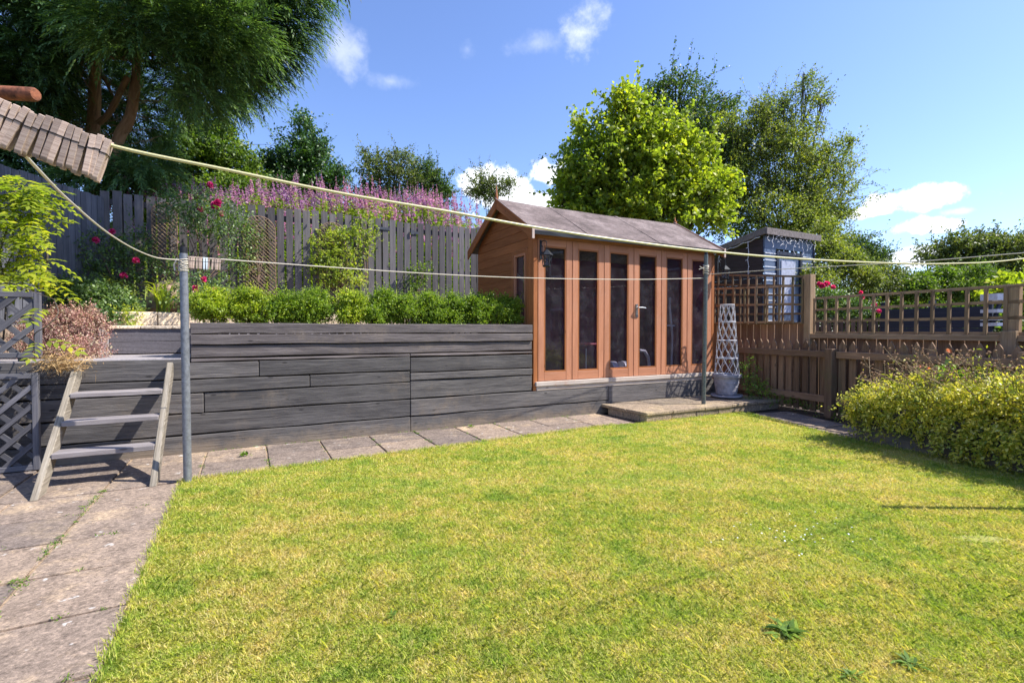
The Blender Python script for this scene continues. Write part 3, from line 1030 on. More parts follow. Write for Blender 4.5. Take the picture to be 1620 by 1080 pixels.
# deck landing, riser and stone edging
dk = thing('deck_landing', 'grey deck landing at the top of the wooden steps', 'deck', F(-.5, .5, .85))
mb = MB()
for i in range(7):
    mb.plank(F(-1.6, .08 + .15 * i, .835), F(-.005, .08 + .15 * i, .835), .026, .146)
mb.build('deck_boards', M['deckgrey'], dk, bevel=.002)
mb = MB()
for z0 in (.86, .985):
    for k in range(9):
        mb.plank(F(-.78, 1.085, z0 + .006 + k * .0135), F(-.01, 1.085, z0 + .006 + k * .0135), .010, .02)
    mb.plank(F(-.78, 1.10, z0 + .06), F(-.01, 1.10, z0 + .06), .118, .02)
mb.build('riser', M['comp'], dk)
mb = MB(); mb.plank(F(-.80, .80, .98), F(-.80, 1.13, .98), .26, .03); mb.build('side_board', M['deckgrey'], dk, bevel=.003)
ed = thing('stone_edging', 'cream stone edging blocks above the grooved deck riser', 'stone edging', F(-.4, 1.2, 1.12))
mb = MB()
for i in range(3):
    mb.plank(F(-.79 + .27 * i, 1.15, 1.13), F(-.79 + .27 * i + .266, 1.15, 1.13), .034, .19, seg=3, jit=.001)
mb.build('coping', M['creamstone'], ed, bevel=.006)
for i in range(11):
    mb = MB(); a0 = -.78 + .385 * i
    mb.plank(F(a0, 1.30, 1.22), F(a0 + .378, 1.30, 1.22), .145, .11, seg=6, jit=.004)
    mb.build('block', M['creamstone'], ed, bevel=.008)

# ------------------------------------------------------------------ wooden steps
st = thing('wooden_steps', 'bleached open wooden steps with three treads leaning on the sleeper wall', 'steps', F(-.46, -.5))
RUN, TOP = 0.95, 0.80
for a in (-.775, -.145):
    mb = MB()
    d = (F(a, -.02, TOP) - F(a, -RUN, 0)).normalized()
    upv = d.cross(U).normalized()
    # plank with the foot cut level and the head cut plumb
    w, t = .125, .042
    n = Vector(d.cross(U)).normalized()
    if n.z < 0: n = -n
    b0 = F(a - t / 2, -RUN, 0.0)
    x = w / max(1e-6, abs(n.z)) * .5
    slope = TOP / (RUN - .02)
    p1 = F(a - t / 2, -RUN - .10, 0); p2 = F(a - t / 2, -RUN + .06, 0)
    p3 = F(a - t / 2, -.014, TOP - .04 - .06); p4 = F(a - t / 2, -.014, TOP + .01); p5 = F(a - t / 2, -.075, TOP + .02)
    mb.prism([p1, p2, p3, p4, p5], U * t)
    mb.build('stringer', M['ladder'], st, bevel=.004)
for z in (.225, .412, .595):
    mb = MB()
    yb = -RUN + z / slope if False else -RUN * (1 - z / TOP) - .03
    mb.plank(F(-.752, yb, z), F(-.168, yb, z), .036, .16, seg=5, jit=.0015)
    mb.build('tread', M['tread'], st, bevel=.004)


# ------------------------------------------------------------------ lattice panels at the left
def lattice(name, label, p0, ax_, wid, z0, z1, pitch, sw, mat, frame=True, n=V, group=None, frames=('left', 'right', 'top', 'bottom')):
    """diagonal lattice clipped to its frame; p0 left bottom, ax_ direction"""
    t = thing(name, label, 'lattice', Vector((p0.x, p0.y, z0)), group)
    H = z1 - z0
    for s, off, nm in ((1, -.008, 'slat'), (-1, .008, 'slat')):
        mb = MB()
        c = -H if s == 1 else 0
        k = c
        while k < wid + H:
            # line x = k + y (s=1) or x = k - y (s=-1), for y in 0..H
            ya, yb = 0.0, H
            xs = lambda y: k + s * y
            lo, hi = ya, yb
            if s == 1:
                lo = max(lo, -k); hi = min(hi, wid - k)
            else:
                lo = max(lo, k - wid); hi = min(hi, k)
            if hi - lo > .03:
                a = p0 + ax_ * xs(lo); b = p0 + ax_ * xs(hi)
                mb.plank(Vector((a.x, a.y, z0 + lo)) + n * off, Vector((b.x, b.y, z0 + hi)) + n * off, sw, .012, up=(ax_ * -s + Z))
            k += pitch
        mb.build(nm, M[mat], t)
    if frame:
        mb = MB()
        fw = .04
        if 'top' in frames: mb.plank(p0 + Z * (z1 - fw / 2) - Z * 0, p0 + ax_ * wid + Z * (z1 - fw / 2), fw, .04)
        if 'bottom' in frames: mb.plank(p0 + Z * (z0 + fw / 2), p0 + ax_ * wid + Z * (z0 + fw / 2), fw, .036)
        if 'right' in frames: mb.plank(p0 + ax_ * (wid + fw / 2) + Z * z0, p0 + ax_ * (wid + fw / 2) + Z * z1, fw, .042, up=ax_)
        if 'left' in frames: mb.plank(p0 - ax_ * fw / 2 + Z * z0, p0 - ax_ * fw / 2 + Z * z1, fw, .042, up=ax_)
        mb.build('frame', M[mat], t, bevel=.003)
    return t


lp = F(-1.98, -.13); lp.z = 0
lattice('lattice_panel', 'lower grey diamond lattice panel standing on the paving left of the steps', lp, U, .95, .01, .765, .15, .034, 'lattice_grey')
lp2 = F(-1.98, .02); lp2.z = 0
lattice('lattice_panel', 'upper grey diamond lattice panel with leafy climber behind it', lp2, U, .93, .88, 1.40, .17, .04, 'lattice_grey')
for a_, w_ in ((-1.13, 'right hand'), (-1.5, 'left hand')):
    mb = MB(); mb.plank(F(a_, .06, .78), F(a_, .06, .9), .06, .05, up=U)
    tag(mb.build('timber_block', M['lattice_grey']), w_ + ' short grey timber block between the two lattice panels', 'timber')


# ------------------------------------------------------------------ back fence
def boards(mb, p0, d, length, z0, z1, bw, gap, th, n, jz=.02, point=False, skipjit=0.004):
    x = 0
    while x + bw < length + .02:
        w = bw * random.uniform(.93, 1.05)
        c = p0 + d * (x + w / 2) + n * random.uniform(-.004, .004)
        zt = z1(x) if callable(z1) else z1
        zt += random.uniform(-jz, jz)
        lean = random.uniform(-skipjit, skipjit)
        if point:
            a = c - d * (w / 2) - n * th / 2; b = c + d * (w / 2) - n * th / 2
            poly = [a + Z * z0, b + Z * z0, b + Z * (zt - .075), c - n * th / 2 + Z * zt + d * lean * .3, a + Z * (zt - .075)]
            k = len(mb.v)
            mb.prism(poly, n * th)
            # grain up the board
            for fi in range(len(mb.uv) - 7, len(mb.uv)):
                mb.uv[fi] = [(q[1], q[0]) for q in mb.uv[fi]]
        else:
            mb.plank(c + Z * z0, c + d * lean + Z * zt, w, th, up=d)
        x += w + gap * random.uniform(.7, 1.35)


fc = F(-1.095, 2.56)
fen = thing('back_fence', 'tall grey vertical board fence with gaps, at the back above the box hedge', 'fence', F(1.2, 2.56, 1.1))
mb = MB(); boards(mb, F(-1.13, 2.56), U, 5.16, 1.02, lambda x: 2.83 - .015 * math.sin(x * 2), .092, .024, .018, V, .018)
mb.build('board_panel', M['fence_grey'], fen)
for z in (1.45, 2.05, 2.70):
    mb = MB(); mb.plank(F(-1.07, 2.60, z), F(4.1, 2.60, z), .07, .04); mb.build('rail', M['fence_grey'], fen)
for a in (-.95, .75, 2.4, 4.0):
    mb = MB(); mb.plank(F(a, 2.67, 1.0), F(a, 2.67, 2.78), .09, .09, up=U); mb.build('post', M['fence_grey'], fen)
for (px0, px1, py, Yt) in ((593, 617, 362, 7.85), (649, 664, 368, 8.05)):
    mb = MB()
    p0 = at(px0, py, Yt); s0 = (p0 - O); a0 = s0.dot(U)
    p1 = at(px1, py, Yt); a1 = (p1 - O).dot(U)
    mb.plank(F(a0, 2.54, p0.z), F(a1, 2.54, p0.z), .04, .008)
    mb.plank(F(a0, 2.53, p0.z + .0), F(a0 + .05, 2.53, p0.z), .07, .02)
    mb.build('hinge', M['iron'], fen)
sf = thing('side_fence', 'dark blue grey close boarded fence at the left below the conifer', 'fence', fc + Vector((0, -1, 1)))
mb = MB(); boards(mb, fc + Vector((-.01, .06, 0)), Vector((0, -1, 0)), 3.4, .95, 2.74, .074, .006, .018, Vector((1, 0, 0)), .008, skipjit=.001)
mb.build('board_panel', M['fence_blue'], sf)
for z in (1.4, 2.4):
    mb = MB(); mb.plank(fc + Vector((-.05, 0, z)), fc + Vector((-.05, -3.4, z)), .08, .04); mb.build('rail', M['fence_blue'], sf)


# arched willow trellises on the fence
def willow(label, px, ptop, wpx):
    # centre px on the fence line
    tan = (px - 810) / FPX
    base = F(0, 2.5)
    s = (tan * base.y - base.x) / (U.x - tan * U.y)
    c = F(s, 2.5)
    ztop = CAMZ + (HOR - ptop) / FPX * c.y
    wid = wpx / FPX * c.y / (U.x - tan * U.y)
    t = thing('willow_trellis', label, 'trellis', Vector((c.x, c.y, 1.2)), 'arched willow trellises on the fence')
    z0, rad = 1.25, wid / 2
    zs = ztop - rad
    mb = MB()
    pts = [c - U * rad + Z * z0, c - U * rad + Z * zs]
    for k in range(1, 12):
        a = math.pi - math.pi * k / 12
        pts.append(c + U * rad * math.cos(a) + Z * (zs + rad * math.sin(a)))
    pts += [c + U * rad + Z * zs, c + U * rad + Z * z0]
    mb.tube(pts, .008, 6)
    mb.build('frame', M['stem'], t)

    def inside(x, z):
        if abs(x) > rad or z < z0: return False
        return z < zs or (x * x + (z - zs) ** 2) < rad * rad
    for s_ in (1, -1):
        mb = MB()
        k = -3.0
        while k < 3.0:
            run = None
            m = 60
            for i in range(m + 1):
                x = -rad + 2 * rad * i / m
                z = zs + k + s_ * x * 1.0
                if inside(x, z):
                    if run is None: run = (x, z)
                    last = (x, z)
                elif run is not None:
                    break
            if run is not None and (last[0] - run[0]) > .02:
                o = .006 * s_ - .012
                mb.tube([c + U * run[0] + Z * run[1] + V * o, c + U * last[0] + Z * last[1] + V * o], .0045, 5)
            k += .052
        mb.build('lattice', M['twig'] if s_ == -1 else M['stem'], t)
    return t


willow('arched willow trellis mostly behind the climbing rose, left of the clothes line pole', 263, 322, 40)
willow('bare arched willow trellis on the grey fence, middle of the three', 412, 343, 51)
willow('arched willow trellis covered in yellow green climber', 527, 353, 46)

# ------------------------------------------------------------------ summerhouse
SA, SB, SW, SD = 3.62, 0.03, 3.13, 1.72
Z0, ZT, ZE, ZR = 0.345, 2.29, 2.30, 2.885
S = lambda a, b, z=0.0: F(SA + a, SB + b, z)
sh = thing('summerhouse', 'orange brown wooden summerhouse with six glazed door leaves and a felt roof', 'summerhouse', S(SW / 2, SD / 2, Z0))
# floor and inner lining
mb = MB(); mb.plank(S(.03, SD / 2, .40), S(SW - .03, SD / 2, .40), .06, SD - .06); mb.build('floor', M['dimfloor'], sh)
mb = MB()
mb.plank(S(.05, SD - .06, 1.36), S(SW - .05, SD - .06, 1.36), 1.85, .02)
mb.plank(S(SW - .06, .08, 1.36), S(SW - .06, SD - .08, 1.36), 1.85, .02)
mb.build('lining', M['dim'], sh)
# side walls: shiplap boards, left gable
def gz(b):   # underside of the roof at depth b
    return ZE - .03 + (ZR - ZE) * (1 - abs(b - SD / 2) / (SD / 2 + .12))
for a_, nm in ((0.0, 'side_wall'), (SW, 'side_wall')):
    mb = MB()
    z = .37
    bh = .118
    ext = U * .022
    while z < ZR - .08:
        zt = min(z + bh - .006, ZR - .06)
        def span(zz):
            if zz <= gz(0): return 0.0, SD
            k = (zz - (ZE - .03)) / (ZR - ZE)
            hw = (1 - k) * (SD / 2 + .12)
            return SD / 2 - hw, SD / 2 + hw
        b0, b1 = span(z); c0, c1 = span(zt)
        if a_ == 0.0 and z < 2.12:      # window opening near the front
            segs = [(.56, b1, .56, c1)]
            if z > .9: pass
        else:
            segs = [(b0, b1, c0, c1)]
        for (x0, x1, y0, y1) in segs:
            if x1 - x0 > .05:
                sx = a_ - .011
                mb.prism([S(sx, x0, z), S(sx, x1, z), S(sx, max(y1, y0 + .01), zt), S(sx, y0, zt)], ext)
        mb.plank(S(a_ + .004, max(c0 + .03, .0 if not (a_ == 0.0 and z < 2.12) else .56), zt + .003), S(a_ + .004, c1 - .03, zt + .003), .014, .012) if c1 - c0 > .15 else None
        z += bh
    if a_ == 0.0:
        mb.plank(S(-.004, .10, .6), S(-.004, .56, .6), .40, .02)
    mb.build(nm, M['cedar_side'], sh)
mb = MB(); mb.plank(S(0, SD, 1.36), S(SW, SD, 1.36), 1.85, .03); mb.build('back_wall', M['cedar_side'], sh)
# side window
wf = MB()
for (b0, b1, z0, z1) in ((.12, .17, .82, 2.13), (.50, .56, .82, 2.13)):
    wf.plank(S(-.02, (b0 + b1) / 2, z0), S(-.02, (b0 + b1) / 2, z1), b1 - b0, .055, up=V)
wf.plank(S(-.02, .17, 2.105), S(-.02, .50, 2.105), .05, .054); wf.plank(S(-.02, .17, .845), S(-.02, .50, .845), .05, .054)
wfo = wf.build('window_frame', M['cedar_side'], sh, bevel=.004)
wf = MB()
wf.plank(S(-.03, .195, .87), S(-.03, .195, 2.08), .03, .03, up=V); wf.plank(S(-.03, .475, .87), S(-.03, .475, 2.08), .03, .03, up=V)
wf.plank(S(-.03, .21, 2.065), S(-.03, .46, 2.065), .03, .03); wf.plank(S(-.03, .21, .885), S(-.03, .46, .885), .03, .03)
wf.build('sash', M['cedar'], wfo)
mb = MB(); mb.plank(S(-.018, .335, .9), S(-.018, .335, 2.05), .25, .004, up=V); mb.build('pane', M['glass'], wfo)
# corner posts and header
mb = MB()
mb.plank(S(-.012, .05, Z0), S(-.012, .05, 2.26), .14, .06, up=V)
mb.build('corner_post', M['cedar_side'], sh, bevel=.004)
mb = MB()
mb.plank(S(SW + .012, .05, Z0), S(SW + .012, .05, 2.26), .14, .06, up=V)
mb.build('corner_post', M['cedar_side'], sh, bevel=.004)
mb = MB(); mb.plank(S(-.02, .01, 2.265), S(SW + .02, .01, 2.265), .05, .05); mb.build('header', M['cedar'], sh, bevel=.003)
# sill
mb = MB()
mb.plank(S(-.02, -.005, .430), S(SW + .02, -.005, .430), .055, .10, seg=12, jit=.001)
mb.plank(S(.0, .0, .374), S(SW, .0, .374), .052, .07, seg=12, jit=.001)
mb.build('sill', M['cream'], sh, bevel=.004)
# six door leaves
lw = (SW - .04) / 6
labels = None
for i in range(6):
    x0 = .02 + lw * i + .004; x1 = .02 + lw * (i + 1) - .004
    zb, zt = .462, 2.238
    mb = MB()
    sw = .088
    for xx in (x0 + sw / 2, x1 - sw / 2):
        mb.plank(S(xx, 0, zb), S(xx, 0, zt), sw, .045, up=U)
    mb.plank(S(x0 + sw, 0, zt - .045), S(x1 - sw, 0, zt - .045), .09, .043)
    mb.plank(S(x0 + sw, 0, zb + .055), S(x1 - sw, 0, zb + .055), .11, .043)
    dr = mb.build('door', M['cedar'], sh, bevel=.004)
    mb = MB()
    bz0, bz1 = zb + .11, zt - .09
    for xx in (x0 + sw + .009, x1 - sw - .009):
        mb.plank(S(xx, -.012, bz0), S(xx, -.012, bz1), .018, .016, up=U)
    mb.plank(S(x0 + sw + .018, -.012, bz1 - .009), S(x1 - sw - .018, -.012, bz1 - .009), .018, .016)
    mb.plank(S(x0 + sw + .018, -.012, bz0 + .009), S(x1 - sw - .018, -.012, bz0 + .009), .018, .016)
    mb.build('glazing_bead', M['cedar_side'], dr)
    mb = MB(); mb.plank(S((x0 + x1) / 2, .004, bz0 + .002), S((x0 + x1) / 2, .004, bz1 - .002), x1 - x0 - 2 * sw - .002, .004, up=U)
    mb.build('pane', M['glass'], dr)
    if i == 3:
        mb = MB()
        hx = x0 + .045
        mb.plank(S(hx, -.028, 1.28), S(hx, -.028, 1.46), .036, .012, up=U)
        mb.tube([S(hx, -.03, 1.41), S(hx, -.075, 1.41), S(hx + .05, -.082, 1.412), S(hx + .12, -.078, 1.405)], [.011, .010, .009, .008], 8)
        mb.lathe(S(hx, -.036, 1.32), [(.0, -.008), (.008, -.006), (.008, .006), (0, .008)], 8)
        mb.build('handle', M['handle'], dr, smooth=True)
# roof
OH = .105
def roofslab(b0, z0, b1, z1, a0, a1, th=.03):
    nrm = Vector((0, 0, 1))
    return [S(a0, b0, z0), S(a1, b0, z0), S(a1, b1, z1), S(a0, b1, z1)]
rf = MB()
bf, bk, bm = -.13, SD + .13, SD / 2
nA = 22
def slope_pts(b0, z0, b1, z1):
    # a gently wavy felt surface
    na_, nb_ = 34, 8
    vs, fs = [], []
    for j in range(nb_ + 1):
        for i in range(na_ + 1):
            a = -OH + (SW + 2 * OH) * i / na_; k = j / nb_
            zz = z0 + (z1 - z0) * k + .004 * math.sin(a * 5 + j) * math.sin(j * 1.7) - .018 * math.sin(math.pi * i / na_) * k
            vs.append(S(a, b0 + (b1 - b0) * k, zz + .012))
    n1 = len(vs)
    for j in range(nb_ + 1):
        for i in range(na_ + 1):
            q = vs[j * (na_ + 1) + i]
            vs.append(q - Z * .028)
    w = na_ + 1
    for j in range(nb_):
        for i in range(na_):
            a = j * w + i
            fs.append((a, a + 1, a + w + 1, a + w)); fs.append((n1 + a, n1 + a + w, n1 + a + w + 1, n1 + a + 1))
    for i in range(na_):
        fs.append((i, n1 + i, n1 + i + 1, i + 1)); e = nb_ * w + i; fs.append((e, e + 1, n1 + e + 1, n1 + e))
    for j in range(nb_):
        a = j * w; fs.append((a, a + w, n1 + a + w, n1 + a)); a += na_; fs.append((a, n1 + a, n1 + a + w, a + w))
    return vs, fs
vs, fs = slope_pts(bf, ZE, bm, ZR); rf._add(vs, fs, [[(0, 0)] * 4 for _ in fs])
vs, fs = slope_pts(bk, ZE, bm, ZR); rf._add(vs, fs, [[(0, 0)] * 4 for _ in fs])
ro = rf.build('roof', M['felt'], sh, smooth=True)
# felt seams down the slope and the dark turned down edge
for a in (.72, 1.93):
    sm_ = MB()
    for k in range(8):
        t0, t1 = k / 8, (k + 1) / 8
        P_ = lambda t, o: S(a + .1 * math.sin(t * 3) * .15 + o, bf + (bm - bf) * t, ZE + (ZR - ZE) * t + .012 - .018 * math.sin(math.pi * (a + OH) / (SW + 2 * OH)) * t + .002)
        sm_.prism([P_(t0, 0), P_(t0, .07), P_(t1, .07), P_(t1, 0)], Z * .004)
    sm_.build('felt_seam', M['felt'], ro)
mb = MB(); mb.plank(S(-OH, bf - .004, ZE - .018), S(SW + OH, bf - .004, ZE - .018), .05, .008, seg=16, jit=.003)
mb.build('felt_edge', M['black'], ro)
# barge boards on both gables, pale trim, finials
for a_ in (-OH - .012, SW + OH + .012):
    mb = MB()
    for (b0, b1) in ((bf - .01, bm), (bk + .01, bm)):
        e = U * .022
        p = [S(a_ - .011, b0, ZE - .11), S(a_ - .011, b1, ZR - .12), S(a_ - .011, b1, ZR + .02), S(a_ - .011, b0, ZE + .02)]
        mb.prism(p, e)
    mb.build('barge_board', M['cedar_side'], sh, bevel=.003)
    mb = MB()
    mb.tube([S(a_ - .02, bf - .008, ZE + .03), S(a_ - .02, bm, ZR + .03)], .006, 4)
    mb.plank(S(a_ - .005, bf - .02, ZE - .10), S(a_ - .005, bf - .02, ZE + .035), .03, .012, up=U)
    mb.build('pale_trim', M['trim'], sh)
    mb = MB()
    c = S(a_, bm, ZR)
    fh = .20 if a_ < 0 else .12
    mb.plank(c - Z * .12, c + Z * .05, .06, .03, up=V); mb.plank(c + Z * .05, c + Z * fh, .05 if a_ < 0 else .02, .024, up=V, h1=.006, t1=.006)
    mb.build('finial', M['cedar_side'], sh)


# lanterns
def lantern(label, p, side):
    t = thing('wall_lantern', label, 'lantern', p, 'black lanterns on the summerhouse corners')
    mb = MB()
    d = -V
    mb.plank(p - Z * .11, p + Z * .13, .026, .012, up=U)
    mb.tube([p + Z * .1, p + Z * .115 + d * .06, p + Z * .10 + d * .12, p + Z * .08 + d * .14], .006, 6)
    mb.tube([p - Z * .06, p - Z * .01 + d * .05, p + Z * .04 + d * .05, p + Z * .06 + d * .03], .005, 6)
    mb.build('bracket', M['black'], t)
    c = p + d * .14
    mb = MB(); mb.tube([c + Z * .08, c + Z * .0], .003, 5); mb.tube([c + Z * .02, c + Z * .03 + U * .02, c - Z * .01 + U * .025], .003, 5)
    mb.build('chain', M['black'], t)
    mb = MB()
    mb.lathe(c, [(.004, .0), (.018, -.01), (.03, -.02), (.075, -.065), (.08, -.075), (.0, -.076)], 6)
    mb.lathe(c, [(.045, -.215), (.05, -.205), (.05, -.195), (.0, -.194)], 6)
    for k in range(6):
        a = 2 * math.pi * k / 6
        r = Vector((math.cos(a), math.sin(a), 0))
        mb.tube([c + r * .062 - Z * .075, c + r * .045 - Z * .2], .005, 5)
        a2 = 2 * math.pi * (k + 1) / 6; r2 = Vector((math.cos(a2), math.sin(a2), 0))
        mb.tube([c + r * .06 - Z * .09, c + r2 * .05 - Z * .17], .0022, 4)
        mb.tube([c + r2 * .06 - Z * .09, c + r * .05 - Z * .17], .0022, 4)
    mb.build('lamp_housing', M['black'], t)
    mb = MB(); mb.lathe(c, [(.0, -.205), (.038, -.2), (.05, -.08), (0, -.079)], 6); mb.build('lamp_glass', M['glass'], t)


lantern('black hexagonal lantern hanging at the left corner of the summerhouse', S(.055, -.03, 2.08), 0)
lantern('black hexagonal lantern hanging at the right corner of the summerhouse', S(SW + .10, -.03, 2.08), 1)

# things inside the summerhouse, dimly seen through the glass
t = thing('stool', 'dark stool with thin red top seen through the second door leaf', 'stool', S(.85, .55, .43))
mb = MB(); mb.plank(S(1.0, .45, .90), S(1.42, .45, .90), .03, .22); mb.build('seat', M['redtop'], t, bevel=.01)
for (a, b) in ((1.04, .36), (1.38, .36), (1.04, .54), (1.38, .54)):
    mb = MB(); mb.tube([S(a, b, .43), S(a, b, .845)], .011, 6); mb.build('leg', M['greymetal'], t)
t = thing('metal_stand', 'grey metal stand with a tall post seen through the fifth door leaf', 'stand', S(2.4, .6, .43))
mb = MB(); mb.tube([S(2.66, .35, .44), S(2.68, .35, 1.0), S(2.62, .35, 1.45), S(2.62, .35, 1.60)], .018, 8); mb.tube([S(2.54, .35, 1.17), S(2.72, .35, 1.17)], .015, 8)
mb.build('post', M['greymetal'], t, smooth=True)
mb = MB(); mb.tube([S(2.45, .25, .47), S(2.85, .5, .47)], .02, 8); mb.tube([S(2.45, .5, .47), S(2.85, .25, .47)], .02, 8); mb.build('base', M['greymetal'], t)
t = thing('curved_frame', 'pale curved frame on the summerhouse floor behind the fourth door leaf', 'frame', S(1.75, .4, .43))
mb = MB()
mb.tube([S(1.92, .25, .80), S(2.02, .25, .79), S(2.09, .25, .70), S(2.11, .25, .58), S(2.11, .25, .44)], .024, 8)
mb.build('hoop', M['greymetal'], t, smooth=True)
mb = MB(); mb.plank(S(2.0, .25, .445), S(2.2, .25, .445), .03, .12); mb.build('foot', M['greymetal'], t)
for i, a in enumerate((1.38, 1.60)):
    mb = MB()
    mb.tube([S(a - .05, .22, .545), S(a + .05, .22, .545)], .115, 16)
    tag(mb.build('dumbbell_weight', M['greymetal']), ['left round grey weight low behind the third door leaf', 'right round grey weight low behind the third door leaf'][i], 'weight')
mb = MB(); mb.tube([S(.05, .9, 2.0), S(.35, .9, 1.8), S(.6, .95, 1.35)], .02, 8)
tag(mb.build('metal_tube', M['greymetal']), 'slanting metal tube inside the summerhouse near the side window', 'tube')

# ------------------------------------------------------------------ stone step platform
pf = thing('stone_step', 'low platform of sandstone slabs in front of the summerhouse doors', 'step', PB + Vector((.8, .6, 0)))
PL, PD = 2.5, .74
mb = MB()
n = 6
for i in range(n):
    x0, x1 = PL * i / n, PL * (i + 1) / n
    zt = .085 if i < 5 else .075
    mb.plank(PB + U * (x0 + .003) + V * .06 + Z * (zt / 2 - .01), PB + U * (x1 - .003) + V * .06 + Z * (zt / 2 - .01), zt + .02, .12, seg=4, jit=.003)
for i in range(2):
    mb.plank(PB + U * .06 + V * (.125 + .3 * i) + Z * .035, PB + U * .06 + V * (.42 + .3 * i) + Z * .035, .10, .12, seg=3, jit=.003)
mb.build('edging_stones', M['step'], pf, bevel=.006)
mb = MB()
xs = [-.02, .42, .98, 1.5, 2.02, 2.52]
for i in range(5):
    for j in range(2):
        z = .115 + random.uniform(-.003, .003)
        v0, v1 = (-.02, .36) if j == 0 else (.36, .86)
        x0, x1 = xs[i] + (.2 if j and i else 0), xs[i + 1] + (.2 if j and i < 4 else 0)
        cx = (x0 + x1) / 2
        mb.plank(PB + U * (x0 + .004) + V * ((v0 + v1) / 2) + Z * (z - .018), PB + U * (x1 - .004) + V * ((v0 + v1) / 2) + Z * (z - .018), .036, v1 - v0 - .008, seg=2, jit=.002)
mb.build('slabs', M['step'], pf, bevel=.005)

# ------------------------------------------------------------------ pot and obelisk
pc = Vector((3.13, 7.27, .135))
pt = thing('plant_pot', 'lilac grey round plant pot on a saucer beside the summerhouse corner', 'pot', pc)
mb = MB()
mb.lathe(pc, [(.13, .03), (.14, .035), (.155, .12), (.17, .24), (.172, .27), (.19, .275), (.20, .29), (.20, .325), (.185, .33), (.175, .31), (.17, .29), (.0, .285)], 32)
for k in range(3):
    mb.lathe(pc, [(.147 + .01 * k, .08 + .06 * k), (.151 + .01 * k, .085 + .06 * k), (.151 + .01 * k, .09 + .06 * k), (.147 + .01 * k, .095 + .06 * k)], 32)
mb.build('pot_body', M['pot'], pt, smooth=True)
mb = MB(); mb.lathe(pc, [(.20, .0), (.215, .005), (.215, .03), (.20, .032), (.19, .02), (0, .018)], 32); mb.build('saucer', M['pot'], pt, smooth=True)
ob = thing('wicker_obelisk', 'white wicker obelisk frame standing in the lilac grey pot', 'obelisk', pc + Z * .29)
r0_, r1_, H_ = .17, .095, 1.03
for s_ in (1, -1):
    mb = MB()
    for k in range(9):
        a0 = 2 * math.pi * k / 9
        pts = []
        for i in range(25):
            f = i / 24
            r = r0_ + (r1_ - r0_) * f
            a = a0 + s_ * f * 3.4
            pts.append(pc + Vector((math.cos(a) * r, math.sin(a) * r, .30 + H_ * f)))
        mb.tube(pts, .0042, 5)
    mb.build('weave', M['white'], ob)
for f in (0.02, .25, .5, .76, 1.0):
    mb = MB()
    r = r0_ + (r1_ - r0_) * f
    mb.tube([pc + Vector((math.cos(a) * r, math.sin(a) * r, .30 + H_ * f)) for a in [2 * math.pi * j / 24 for j in range(25)]], .008, 5)
    mb.build('ring', M['white'], ob)

# ------------------------------------------------------------------ right hand fences
PP0 = Vector((4.05, 6.30, 0))
pk = thing('picket_fence', 'low brown picket fence with pointed tops along the right hand path', 'picket fence', PP0)
mb = MB(); boards(mb, PP0 + W * 1.62 - WN * .045, -W, 5.0, .03, .965, .088, .05, .018, WN, .012, point=True)
mb.build('pickets', M['fence_brown'], pk)
for z in (.79, .215):
    mb = MB(); mb.plank(PP0 + W * 1.6 + Z * z, PP0 + W * .06 + Z * z, .085, .045); mb.build('rail', M['fence_brown'], pk, bevel=.003)
    mb = MB(); mb.plank(PP0 - W * .06 + Z * (z + .0), PP0 - W * 3.5 + Z * (z + .0), .085, .045); mb.build('rail', M['fence_brown'], pk, bevel=.003)
for k, h in ((0.0, .865), (1.66, .86), (-1.9, .90)):
    mb = MB(); mb.plank(PP0 + W * k + WN * .03, PP0 + W * k + WN * .03 + Z * h, .10, .10, up=W); mb.build('post', M['fence_brown'], pk, bevel=.004)

# boundary fence behind with square trellis
def BL(px):     # point of the boundary line seen at px
    return Vector(((px - 810) / FPX * 5180 / (px - 535), 5180 / (px - 535), 0))
B0 = BL(1280); BW = (BL(1200) - BL(1500)).normalized()
BN = Vector((-BW.y, BW.x, 0))
if BN.x > 0: BN = -BN
bf_ = thing('boundary_fence', 'brown boarded boundary fence with a tall square trellis top beside the neighbour shed', 'fence', B0)
mb = MB(); boards(mb, B0 - BN * .05 - BW * .02, BW, 2.1, 0.0, 1.20, .12, .012, .018, BN, .01); mb.build('board_panel', M['fence_brown'], bf_)
mb = MB(); mb.plank(B0 + Z * 0, B0 + Z * 1.87, .10, .10, up=BW); mb.build('post', M['trellis_old'], bf_, bevel=.004)


def sqtrellis(parent, p0, d, length, z0, zt0, zt1, px_, pz, nrm, mat='trellis_old', sw=.028, th=.02):
    mb = MB(); mh = MB()
    x = 0.0
    while x <= length + .01:
        zt = zt0 + (zt1 - zt0) * x / length
        mb.plank(p0 + d * x + nrm * .012 + Z * (z0 - .01), p0 + d * x + nrm * .012 + Z * zt, sw, th, up=d)
        x += px_
    k = 0
    H = (zt0 - z0)
    nz_ = max(2, int(round(H / pz)))
    for i in range(nz_ + 1):
        f = i / nz_
        mh.plank(p0 - nrm * .010 + Z * (z0 + (zt0 - z0) * f), p0 + d * length - nrm * .010 + Z * (z0 + (zt1 - z0) * f), sw, th)
    mb.build('trellis_upright', M[mat], parent); mh.build('trellis_bar', M[mat], parent)


